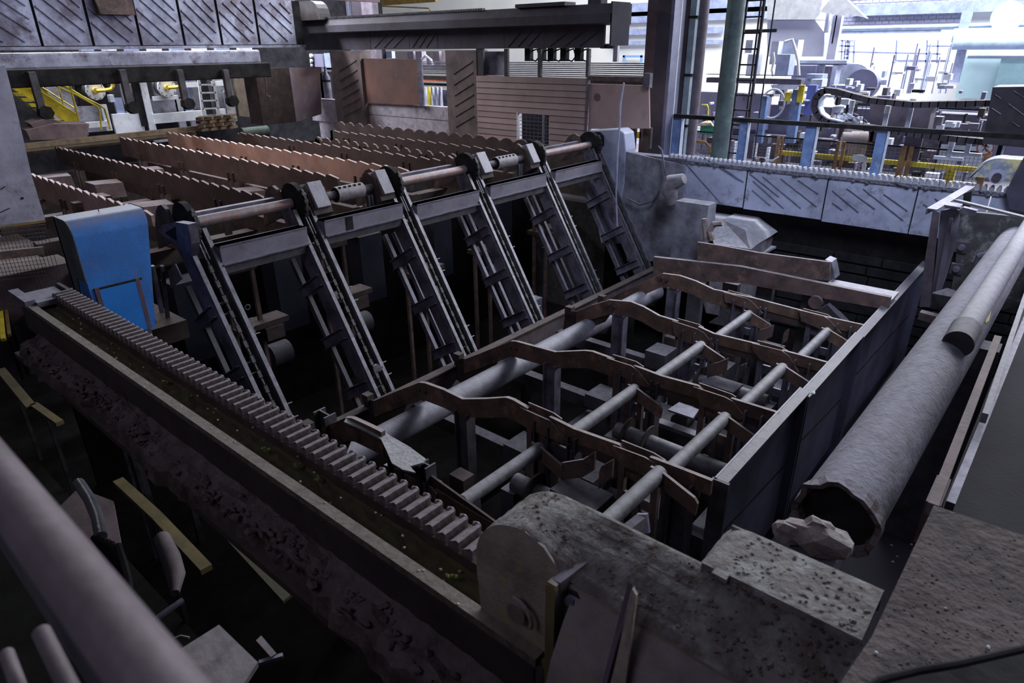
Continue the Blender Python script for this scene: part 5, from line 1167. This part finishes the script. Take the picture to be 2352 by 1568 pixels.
# low beams along the far side of the pit
t = thing('far_low_beam', (12.4, 3.6, -1), 'brown dusty double beam along the far side of the pit, with an upright plate', 'beam')
XL2 = 12.2
p0, p1 = PX(1600, 572, XL2), PX(1912, 642, XL2)
MB().prism([PX(*p, XL2) for p in [(1602, 556), (1660, 565), (1740, 580), (1906, 602), (1905, 645), (1860, 640), (1740, 618), (1602, 596)]], (.06, 0, 0)).build('upright_plate', RUST, t)
MB().prism([PX(*p, XL2+.1) for p in [(1895, 596), (1910, 602), (1918, 640), (1906, 645)]], (.3, 0, 0)).build('end_bracket', STEEL, t)
MB().prism([PX(*p, 11.9) for p in [(1500, 590), (1700, 612), (2045, 683), (2040, 712), (1700, 650), (1500, 640)]], (.1, 0, 0)).build('front_channel', RUST, t)
zs = PX(1980, 662, 12.3).z
B((12.0, 1.9, zs-.05), (12.5, PZ(1912, 640, zs).y, zs)).build('dusty_top', mat('dust covered top', (.30, .29, .33), (.2, .19, .22), (.40, .39, .44), .9), t)
MB().beam(PZ(1745, 580, -.3), PZ(1815, 545, -.3), .2, .05).build('cross_slat', mat('dust covered top', (1, 1, 1)), t)
for x in (1600, 1680, 1760, 1870): p = PX(x, 650, 12.1); B((12.05, p.y-.15, PITZ), (12.2, p.y+.15, p.z)).build('leg', STEELD, t)
c = PX(1872, 695, 11.85); MB().cyl(c, c+V(.1, 0, 0), .12, 20).build('round_cap', RUST, t)
for x in (1690, 1900): p = PX(x, 700, 11.8); MB().prism([p+V(0, .5, -.5), p+V(0, 0, 0), p+V(0, -.6, -.45)], (.2, 0, 0)).build('ridge_plate', STEELD, t)

# ================================================================ upright hopper plates at the right end of the pit wall
t = thing('upright_bracket_frame', (14, 1.6, -.2), 'tall dark plate frame with folded flanges at the far end of the pit side wall', 'steel frame')
XU = 12.6
P = lambda x, y, X=XU: PX(x, y, X)
MB().prism([P(*p, 12.4) for p in [(2142, 484), (2158, 488), (2150, 560), (2135, 705), (2112, 705), (2124, 600)]], (.03, 0, 0)).build('edge_plate', mat('dark violet edge plate', (.10, .08, .10), (.05, .04, .055)), t)
MB().prism([P(*p) for p in [(2160, 484), (2190, 478), (2205, 484), (2196, 560), (2172, 640), (2150, 700), (2136, 700), (2150, 600)]], (.05, 0, 0)).build('folded_plate', mat('shiny dark plate', (.24, .225, .30), (.10, .09, .125), None, 0, .4, .3, 2, None, 0, .2, .3), t)
MB().prism([P(*p, 12.5) for p in [(2182, 500), (2190, 500), (2168, 640), (2150, 698), (2146, 690)]], (-.06, 0, 0)).build('fold_ridge', mat('shiny dark plate', (1, 1, 1)), t)
a_, b_ = P(2141, 481, 12.4), P(2230, 428, 14.5)
m = MB().beam(a_, b_, .14, .02); m.beam(a_+V(0, .07, -.04), b_+V(0, .07, -.04), .02, .1); m.build('top_flange', STEEL, t)
MB().prism([P(*p) for p in [(2213, 445), (2232, 438), (2225, 490), (2210, 490)]], (.1, 0, 0)).build('back_gusset', BLACK, t)
MB().prism([P(*p, XU-.2) for p in [(2168, 470), (2205, 476), (2210, 482), (2170, 478)]], (.3, 0, 0)).build('shelf_lip', STEEL, t)
MB().beam(P(2197, 460, XU-.3), PX(2375, 505, 10), .09, .03).build('long_strap', mat('dusty strap', (.24, .25, .26), (.14, .14, .15), DU, .7), t)
MB().prism([P(*p, XU-.4) for p in [(2201, 484), (2212, 476), (2244, 484), (2236, 496), (2203, 490)]], (.12, 0, 0)).build('bolted_tab', STEEL, t)
t = thing('scaled_bulkhead', (13, 1, 0), 'grey bulkhead plate with two bolts and peeling scale behind the big lagged tube', 'plate')
MB().prism([P(*p, XU+.25) for p in [(2202, 484), (2360, 500), (2360, 700), (2250, 720), (2180, 700), (2195, 600)]], (.1, 0, 0)).build('bulkhead_plate', mat('grey green scaled plate', (.085, .085, .092), (.03, .028, .03), None, 0, .7, .1, 2.2, (.20, .22, .225), .34), t)
for x, y in ((2208, 569), (2196, 619)): c = P(x, y, XU+.2); MB().cyl(c, c+V(.06, 0, 0), .05, 10).build('bolt', STEEL, t); B(c+V(.03, -.09, -.09), c+V(.07, .09, .09)).build('bolt_pad', STEELD, t)
MB().tube([P(*p, XU) for p in [(2352, 560), (2300, 572), (2250, 590), (2240, 620)]], .06, 8).build('curled_scale', STEEL, t)
m = MB().lump(P(2168, 690, XU-.8), (.2, .25, .25), 1, 4, .35); tag(m.build('debris_clump', STEELD), 'dark clump of debris at the foot of the tall plate frame', 'debris')
tag(MB().prism([P(*p, XU-.5) for p in [(2155, 690), (2188, 695), (2180, 720), (2160, 712)]], (.2, 0, 0)).build('tan_sheet', mat('tan sheet', (.45, .34, .22), (.3, .22, .15))), 'tan sheet scrap beside the big lagged tube', 'scrap')
tag(MB().beam(P(2112, 722, XU-1), P(2165, 735, XU-1), .15, .12).build('pinkish_block', RUST), 'small mauve block below the tan sheet', 'block')

# ================================================================ big lagged tube and the pipes beside it
t = thing('lagged_tube', (4, .68, 1.2), 'large scaly grey tube running diagonally up the right side, open at its near end', 'pipe')
A = V(3.98, .64, 1.21); Bq = V(13.2, .53, 1.08); R1 = .25
m = MB(); n = 32
for i, (f, rr) in enumerate([(0, R1)]): pass
pts = [A.lerp(Bq, f) for f in [0]+[.02+.98*i/24 for i in range(25)]]
m.tube(pts, R1, 36).build('tube_body', TUBE, t, True)
m = MB(); r = random.Random(9); d = (A-Bq).normalized()
ring0 = []; ring1 = []
for i in range(30):
    an = 2*math.pi*i/30; o = V(0, math.cos(an), math.sin(an))
    ring0.append(A+o*(R1+.015)-d*.02); ring1.append(A+o*(R1+.02+r.uniform(-.02, .02))+d*(.10+r.uniform(-.03, .03)))
ring2 = [A+(p-A)*.86 for p in ring1]; ring3 = [A+(p-A)*.80-d*.05 for p in ring0]
vs = ring0+ring1+ring2+ring3; fs = []
for j in range(3):
    for i in range(30): fs.append((j*30+i, j*30+(i+1) % 30, (j+1)*30+(i+1) % 30, (j+1)*30+i))
m.add(vs, fs).build('ragged_collar', mat('ragged collar', (.17, .14, .14), (.08, .065, .065), DU, .6, .95, 0, 10, None, 0, 1), t)
MB().cyl(A+d*.012, A-d*.1, R1*.9, 24).build('dark_mouth', BLACK, t)
t = thing('side_pipe', (6, .1, 1.5), 'pale mid sized pipe running beside the large scaly tube', 'pipe')
MB().cyl(PZ(2215, 760, 1.45), PZ(2420, 430, 1.45), .11, 24).build('pipe_body', mat('pale mauve pipe', (.28, .27, .33), (.18, .17, .21), (.33, .33, .39), .5, .7, 0, 12), t, True)
MB().cyl(PZ(2200, 790, 1.42), PZ(2218, 755, 1.45), .13, 24).build('pipe_sleeve', STEELD, t, True)
for i, (x0, y0, x1, y1, z, w, mt, lb) in enumerate([
    (2215, 800, 2395, 480, 1.25, .13, STEELD, 'dark channel bar just right of the mid sized pipe'),
    (2140, 1170, 2290, 780, 1.5, .055, mat('mauve brown strip', (.17, .12, .13), (.09, .065, .07)), 'mauve brown flat bar running up towards the side pipe'),
    (2180, 1165, 2370, 700, 1.3, .05, STEEL, 'thin grey pipe, rightmost but one'),
    (2260, 960, 2375, 620, 1.45, .04, mat('pale mauve pipe', (1, 1, 1)), 'thin pale rod at the right edge of the picture')]):
    tag(MB().beam(PZ(x0, y0, z), PZ(x1, y1, z), w, .08).build('long_bar', mt), lb, 'bar')
tag(B(PZ(2150, 1165, 1.4)+V(0, -.02, -.3), PZ(2150, 1165, 1.4)+V(.35, .06, .02)).build('stub_bar', RUST), 'short rusty bar end beside the near deck plate', 'bar')
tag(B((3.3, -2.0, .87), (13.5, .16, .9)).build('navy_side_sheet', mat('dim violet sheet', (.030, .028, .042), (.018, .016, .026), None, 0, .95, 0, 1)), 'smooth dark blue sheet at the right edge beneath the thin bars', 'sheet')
tag(MB().prism([PZ(*p, 1.44) for p in [(2262, 718), (2278, 710), (2272, 735), (2264, 742)]], (0, 0, -.02)).build('yellow_tag', mat('dull yellow', (.5, .4, .12), (.3, .24, .1))), 'small yellow tag beside the side pipe', 'tag')

# ================================================================ near rounded cover (right foreground)
CX0, CX1 = 1.78, 2.10
CVM = mat('mouldy yellow grey cover', (.36, .31, .265), (.19, .16, .14), (.28, .29, .29), .7, .75, .05, 3, (.33, .27, .10), .30, .5)
CVT = mat('dirt strewn top', (.27, .27, .275), (.10, .08, .07), (.32, .34, .35), .25, .95, 0, 5, (.085, .06, .05), .50, .9)
t = thing('sprocket_cover', (2.1, 1.4, .9), 'big rounded dirt strewn cover in the foreground, at the near end of the toothed chain', 'machine cover')
top = 2.05
yL = PX(1096, 1330, CX0).y
rr = .31; yc = yL-rr; zc = top-rr
pr = [(CX0, yL-.02, zc-.35), (CX0, yL, zc-.1)]+[(CX0, yc+rr*math.cos(math.radians(a)), zc+rr*math.sin(math.radians(a))) for a in range(0, 91, 10)]+[(CX0, 1.36, top-.03), (CX0, 1.27, top-.115), (CX0, 1.27, zc-.42)]
MB().prism(pr, (.012, 0, 0)).build('end_plate', CVM, t)
# curved top skin, subdivided along its length
prof = [(yc+rr*math.cos(math.radians(a)), zc+rr*math.sin(math.radians(a))) for a in range(-10, 91, 7)]
yq = 1.27
ext = [(yc-.06, top), (yc-.14, top+.002), (1.2, top+.004), (1.0, top+.0), (.8, top-.0), (.6, top-.005), (.35, top-.01), (.0, top-.01), (-.4, top-.01)]
prof += ext
nx = 14; vs = []; fs = []; r = random.Random(6)
for i, (y, z) in enumerate(prof):
    for j in range(nx+1):
        x = CX0+(CX1-CX0)*j/nx; amp = .006 if 2 < i < len(prof)-1 and 0 < j < nx else 0
        dr = min(1, max(0, (1.42-y)/.16)); vs.append((x, y, z-.14*dr*(1-j/nx)**1.3+(r.uniform(0, amp*2))))
for i in range(len(prof)-1):
    for j in range(nx): fs.append((i*(nx+1)+j, i*(nx+1)+j+1, (i+1)*(nx+1)+j+1, (i+1)*(nx+1)+j))
MB().add(vs, fs).build('curved_top', CVT, t, True)
B((CX0, -.4, zc-.5), (CX0+.02, 1.27, top-.15)).build('side_plate', CVM, t)
B((CX1-.02, -.4, zc-.5), (CX1, yc+.02, top-.01)).build('back_plate', STEELD, t)
# flange frame across the cover
yf = 1.255
F1 = V(CX0-.05, 1.275, 1.935); F2 = PX(1462, 1181, 2.2)
ff_ = MB().prism([F1, F2, F2-V(0, 0, .06), F1-V(0, 0, .06)], (.0, -.045, .004)).build('flange_top', mat('dusty flange', (.24, .21, .215), (.13, .11, .115), DU, .6, .9, 0, 12), t)
B((CX0-.075, yf-.02, zc-.6), (CX0-.02, yf+.025, 1.935)).build('flange_side', mat('flange side', (.24, .20, .18), (.12, .10, .09)), t)
B((CX0-.085, yf-.022, zc-.6), (CX0-.075, yf+.027, 1.925)).build('flange_lip', mat('green brown ledge', (.17, .14, .06), (.09, .075, .04)), t)
MB().prism([F2, F2+V(.04, -.03, -.01), F2+V(.02, -.06, -.09), F2+V(-.05, -.02, -.07)], (.015, 0, 0)).build('flange_ear', STEEL, t)
for z in (top-.21, top-.43): 
    MB().cyl((CX0-.035, yf-.06, z), (CX0+.01, yf-.06, z), .026, 8).build('bolt', STEEL, t)
    MB().cyl((CX0-.012, yf-.065, z), (CX0+.0, yf-.065, z), .045, 12).build('bolt_washer', BLACK, t)
# bearing boss on the end plate
c = PX(1195, 1400, CX0-.01)
bo_ = MB().cyl(c+V(-.035, 0, 0), c+V(.01, 0, 0), .055, 18).build('bearing_boss', mat('brown boss', (.22, .16, .15), (.12, .085, .08), DU, .6), t, True)
MB().tube([c+V(-.03, -.09*math.cos(math.radians(a)), .09*math.sin(math.radians(a))) for a in range(-20, 110, 12)], .012, 6).build('boss_ring', CVM, bo_)
# gusset and flared side below the flange
gp_ = [PX(*p, CX0-.25) for p in [(1345, 1600), (1375, 1568), (1450, 1350), (1470, 1400), (1502, 1600)]]
g0 = PX(1452, 1352, CX0-.02)
MB().prism([g0, g0+V(-.02, -.03, 0), V(CX0-.30, g0.y-.13, g0.z-.75), V(CX0-.30, g0.y-.03, g0.z-.75)], (.015, 0, 0)).build('gusset_edge', CVM, t)
MB().prism([V(CX0, g0.y+.03, g0.z+.0), V(CX0, g0.y+.03, g0.z-.75), V(CX0-.30, g0.y+.02, g0.z-.75)], (0, -.02, 0)).build('gusset', mat('violet gusset', (.14, .11, .16), (.09, .07, .10)), t)
skx = [(1.50, 1.0), (1.53, 1.45), (1.58, 1.62), (1.66, 1.77), (1.74, 1.875), (1.80, 1.925), (1.86, 1.96)]
vs = []; fs = []; r = random.Random(23); ny = 16
for i in range(ny+1):
    y = 1.19-1.6*i/ny
    for j, (x, z) in enumerate(skx): vs.append((x+.04*(1-i/ny if i < 4 else .75), y, z+.006+r.uniform(-.004, .004)))
for i in range(ny):
    for j in range(6): fs.append((i*7+j, i*7+j+7, i*7+j+8, i*7+j+1))
MB().add(vs, fs).build('flared_skirt', mat('mouldy skirt', (.27, .235, .25), (.16, .135, .145), None, 0, .75, .05, 3.5, (.30, .26, .10), .27, .4), t, True)
MB().box((CX0-.03, yf+.0, zc-.40), (CX0+.0, yc+.1, zc-.36)).build('lower_ledge', mat('green brown ledge', (.17, .14, .06), (.09, .075, .04)), t)
# crust of dirt crumbs
m = MB(); r = random.Random(14)
for i in range(330):
    y = r.uniform(.1, 1.6); x = CX0+.03+r.random()*(.27); s = r.uniform(.003, .008)
    z = (zc+math.sqrt(max(0, rr*rr-(y-yc)**2)) if y > yc else top)-.14*min(1, max(0, (1.42-y)/.16))*(1-(x-CX0)/(CX1-CX0))**1.3
    m.lump((x, y, z+.004), (s*1.5, s*1.5, s*.8), 1, i, .35)
tag(m.build('dirt_crumbs', DIRT, t), None, None, None, 'stuff')

# second, smaller rounded cover plate with its tab
z2 = top+.03
t = thing('hood_plate', (2.3, .5, z2), 'pale rounded hood plate under flaking dirt, with a small tab, right of the sprocket cover', 'machine cover')
E0, E1 = PZ(1590, 1290, z2), PZ(1690, 1208, z2); F0, F1 = PZ(1985, 1460, z2), PZ(2032, 1352, z2)
x0, x1 = (E0.x+F0.x)/2, (E1.x+F1.x)/2
yA = max(E0.y, E1.y)+.0; yB = (F0.y+F1.y)/2
prof = [(yA, z2-.10), (yA-.005, z2-.06), (yA-.03, z2-.025), (yA-.07, z2-.005), (yA-.12, z2)]+[(yA-.12-(yA-.12-yB)*i/8, z2) for i in range(1, 9)]+[(yB, z2-.03)]
nx = 10; vs = []; fs = []; r = random.Random(16)
for i, (y, z) in enumerate(prof):
    for j in range(nx+1): vs.append((x0+(x1-x0)*j/nx, y, z+(r.uniform(0, .008) if 0 < j < nx else 0)))
for i in range(len(prof)-1):
    for j in range(nx): fs.append((i*(nx+1)+j, i*(nx+1)+j+1, (i+1)*(nx+1)+j+1, (i+1)*(nx+1)+j))
HP = mat('flaking pale dirt', (.33, .33, .34), (.16, .13, .12), (.38, .40, .42), .3, .95, 0, 5, (.13, .10, .095), .48, .9)
MB().add(vs, fs).build('hood_skin', HP, t, True)
B((x0, yB, z2-.035), (x0+.012, yA-.03, z2-.004)).build('hood_edge', HP, t)
B((x1-.012, yB, z2-.1), (x1, yA-.03, z2-.004)).build('hood_edge', HP, t)
q = [PZ(*p, z2-.0) for p in [(1662, 1285), (1690, 1300), (1668, 1332), (1634, 1315)]]
MB().prism([p+V(0, 0, .002) for p in q], (0, 0, -.02)).build('tab', HP, t)
m = MB()
for i in range(110): s = r.uniform(.003, .008); m.lump((r.uniform(x0+.02, x1-.02), r.uniform(yB+.02, yA-.12), z2+.004), (s*1.4, s*1.4, s*.8), 1, i, .35)
tag(m.build('dirt_crumbs', HP, t), None, None, None, 'stuff')

# slag rock
c = PZ(1880, 1238, 1.55)
m = MB().lump(c, (.11, .19, .09), 2, 77, .16); m.lump(c+V(-.03, .14, -.01), (.07, .09, .07), 2, 5, .16); m.lump(c+V(.02, .02, .05), (.06, .08, .06), 2, 8, .2)
B((c.x-.1, c.y-.12, PITZ), (c.x+.08, c.y+.12, 1.48)).build('tube_pedestal', STEELD, bpy.data.objects['lagged_tube']); B((8.5, .2, PITZ), (8.8, .9, .85)).build('tube_saddle', STEELD, bpy.data.objects['lagged_tube'])
tag(m.build('slag_rock', ROCK), 'pale jagged lump of slag between the hood plate and the big tube', 'rock')

# deck plate in the right corner
z3 = top+.10
t = thing('deck_plate', (2.6, -.3, z3), 'dirt covered brown deck plate filling the bottom right corner', 'deck')
q = [PZ(*p, z3) for p in [(2145, 1160), (2360, 1232), (2700, 1340), (2900, 1900), (1750, 1900), (1880, 1640), (2002, 1462)]]
MB().prism(q, (0, 0, -.04)).build('deck_sheet', mat('brown dirty deck', (.125, .098, .10), (.045, .034, .033), (.17, .15, .16), .25, .95, 0, 4, (.03, .028, .03), .42, 1), t)
m = MB()
for i in range(170):
    p = PZ(r.uniform(2040, 2400), r.uniform(1240, 1560), z3); s = r.uniform(.002, .005); m.lump(p, (s*1.4, s*1.4, s*.8), 1, i, .35)
tag(m.build('dirt_crumbs', DIRT, t), None, None, None, 'stuff')
for x, y, lc in ((2172, 1396, 'largest white chip on the brown deck plate, farthest from the cable'), (2270, 1486, 'white chip on the brown deck plate beside the black cable, right'), (2012, 1500, 'white chip on the brown deck plate just left of the cable end')): tag(MB().lump(PZ(x, y, z3+.004), (.008, .006, .005), 1, x, .4).build('paint_chip', WHITE), lc, 'chip', 'white chips on the deck plate')
tag(MB().tube([PZ(*p, 2.55) for p in [(1960, 1600), (2020, 1562), (2110, 1540), (2200, 1525), (2360, 1488)]], .010, 8).build('black_cable', BLACK, None, True), 'dark cable crossing the bottom right corner over the deck plate', 'cable')
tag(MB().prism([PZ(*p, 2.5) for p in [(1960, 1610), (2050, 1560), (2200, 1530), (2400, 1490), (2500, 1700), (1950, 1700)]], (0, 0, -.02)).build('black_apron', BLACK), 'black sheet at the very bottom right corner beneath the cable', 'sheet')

# ================================================================ lower left: handrail and things in the dark
t = thing('handrail', (.12, 1, 2.4), 'thick blurred mauve handrail tube across the bottom left corner, close to the camera', 'handrail')
a, b = PZ(20, 1130, 3.45), PZ(330, 1530, 3.45)
dd = (b-a); MB().cyl(a-dd*1.4, b+dd*1.2, .033, 28).build('top_tube', RAIL, t, True)
a, b = PZ(90, 1440, 3.05), PZ(150, 1560, 3.05); dd = b-a
MB().cyl(a+dd*.1, b+dd*3, .015, 20).build('mid_tube', RAIL, t, True)
a, b = PZ(15, 1500, 3.0), PZ(40, 1568, 3.0); MB().cyl(a, b+(b-a), .012, 16).build('mid_tube', RAIL, t, True)
t = thing('gangway_edge', (.3, 3, 1), 'dark gangway stringer under the handrail', 'gangway')
MB().beam(PZ(-40, 1150, 2.6), PZ(330, 1700, 2.6), .03, .25).build('stringer', STEELD, t)
def LB(pts, z, w, h, m_, nm, lb, cat):
    P_ = [PZ(x, y, z) for x, y in pts]; m = MB()
    for a, b in zip(P_, P_[1:]): m.beam(a, b, w, h)
    o = tag(m.build(nm, m_), lb, cat)
    q = P_[0].lerp(P_[-1], .5); B((q.x-.02, q.y-.02, -.86), (q.x+.02, q.y+.02, q.z-.02)).build('leg', BLACK, o)
    return o
YG_ = mat('dim olive yellow paint', (.11, .082, .025), (.05, .04, .014)); 
LB([(2, 850), (72, 935)], .2, .10, .05, YG_, 'guard_rail_piece', 'olive yellow rail piece at the left edge, upper end', 'rail')
LB([(78, 930), (138, 972)], .2, .08, .05, YG_, 'guard_rail_piece', 'olive yellow rail piece just below the upper left rail piece', 'rail')
LB([(245, 905), (305, 980)], .3, .09, .04, mat('dim olive sheet', (.04, .035, .016), (.025, .022, .012)), 'guard_rail_piece', 'dim olive rail piece under the caked ledge', 'rail')
LB([(272, 1105), (362, 1188), (475, 1308)], .3, .09, .05, YG_, 'guard_rail_piece', 'long olive brown rail piece in the dark lower left', 'rail')
t = LB([(10, 680), (22, 770)], .2, .04, .04, YELD, 'yellow_ladder_end', 'yellow steel end post at the far left edge', 'post')
LB([(0, 690), (8, 780)], .2, .06, .04, YEL, 'yellow_ladder_end', 'bright yellow post end touching the left edge', 'post')
tag(MB().tube([PZ(*p, .6) for p in [(180, 1108), (205, 1145), (222, 1185), (232, 1232)]], .045, 10).build('bent_hose', mat('dark grey hose', (.17, .18, .22), (.09, .09, .12), None, 0, .35), None, True), 'bent grey hose with a teal sheen rising from a bundle at lower left', 'hose')
r = random.Random(19); m = MB()
for i in range(6): m.tube([PZ(215+i*10+r.uniform(-5, 5), 1232+i*4, .6), PZ(238+i*9, 1262+i*6, .55), PZ(262+i*6, 1310+i*3, .5), PZ(280+i*4, 1370, .4), PZ(292, 1440, .3)], .03, 7)
tag(m.build('hose_bundle', BLACK, None, True), 'black bundle of hoses below the bent hose', 'hose bundle')
tag(MB().tube([PZ(*p, .5) for p in [(372, 1235), (392, 1280), (404, 1320), (402, 1362)]], [.06, .07, .065, .03], 14).build('curved_pipe', mat('dim mauve pipe', (.09, .07, .08), (.045, .035, .04)), None, True), 'curved dim mauve pipe elbow in the dark lower left', 'pipe')
tag(MB().tube([PZ(*p, .6) for p in [(350, 1428), (388, 1400), (420, 1378)]], .02, 7).build('thin_rod', STEEL), 'thin rod lying below the curved pipe elbow', 'rod')
t = tag(MB().prism([PZ(*p, 1.3) for p in [(385, 1525), (395, 1502), (503, 1434), (592, 1520), (540, 1600), (400, 1600)]], (0, 0, -.03)).build('scuffed_plate', mat('scuffed mauve plate', (.17, .135, .15), (.08, .06, .07), (.33, .32, .36), .3, .6, .1, 6)), 'scuffed purple brown steel plate at the bottom, right of the handrail', 'plate')
t = thing('small_angle', PZ(615, 1490, 1.2), 'small bent flat bar beside the scuffed plate at the bottom', 'bracket')
MB().prism([PZ(*p, 1.25) for p in [(588, 1470), (600, 1459), (635, 1500), (622, 1508)]], (0, 0, -.01)).build('flat', RUST, t)
MB().beam(PZ(595, 1522, 1.22), PZ(650, 1505, 1.22), .02, .02).build('lower_bar', STEEL, t)
tag(MB().tube([PZ(*p, 1.3) for p in [(390, 1490), (395, 1468), (415, 1460), (435, 1464)]], .006, 6).build('wire_loop', RUST), 'thin wire loop at the corner of the scuffed plate', 'wire')
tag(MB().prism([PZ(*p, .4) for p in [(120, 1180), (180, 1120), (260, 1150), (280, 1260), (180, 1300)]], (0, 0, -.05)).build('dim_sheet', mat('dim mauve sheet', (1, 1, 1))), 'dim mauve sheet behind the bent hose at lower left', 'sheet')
struct(B((-3, -3, -.95), (1.45, 9.5, -.85)).build('floor_near', mat('shade black near floor', (.010, .010, .010), (.006, .006, .006), None, 0, .9)))  # blackened base stands for the shade at lower left
tag(MB().prism([PZ(*p, .0) for p in [(485, 1200), (545, 1190), (700, 1340), (650, 1380)]], (0, 0, -.03)).build('olive_patch_plate', mat('dim olive sheet', (1, 1, 1))), 'faint olive plate in the dark below the caked ledge', 'plate')
t = tag(MB().prism([PZ(*p, .9) for p in [(105, 775), (190, 800), (330, 900), (310, 930), (160, 850)]], (0, 0, -.05)).build('dusty_wedge', mat('dusty dirt plate', (.13, .12, .115), (.07, .062, .06), (.22, .2, .19), .6)), 'dusty wedge of scale on a plate at the left below the kerb strip', 'plate')
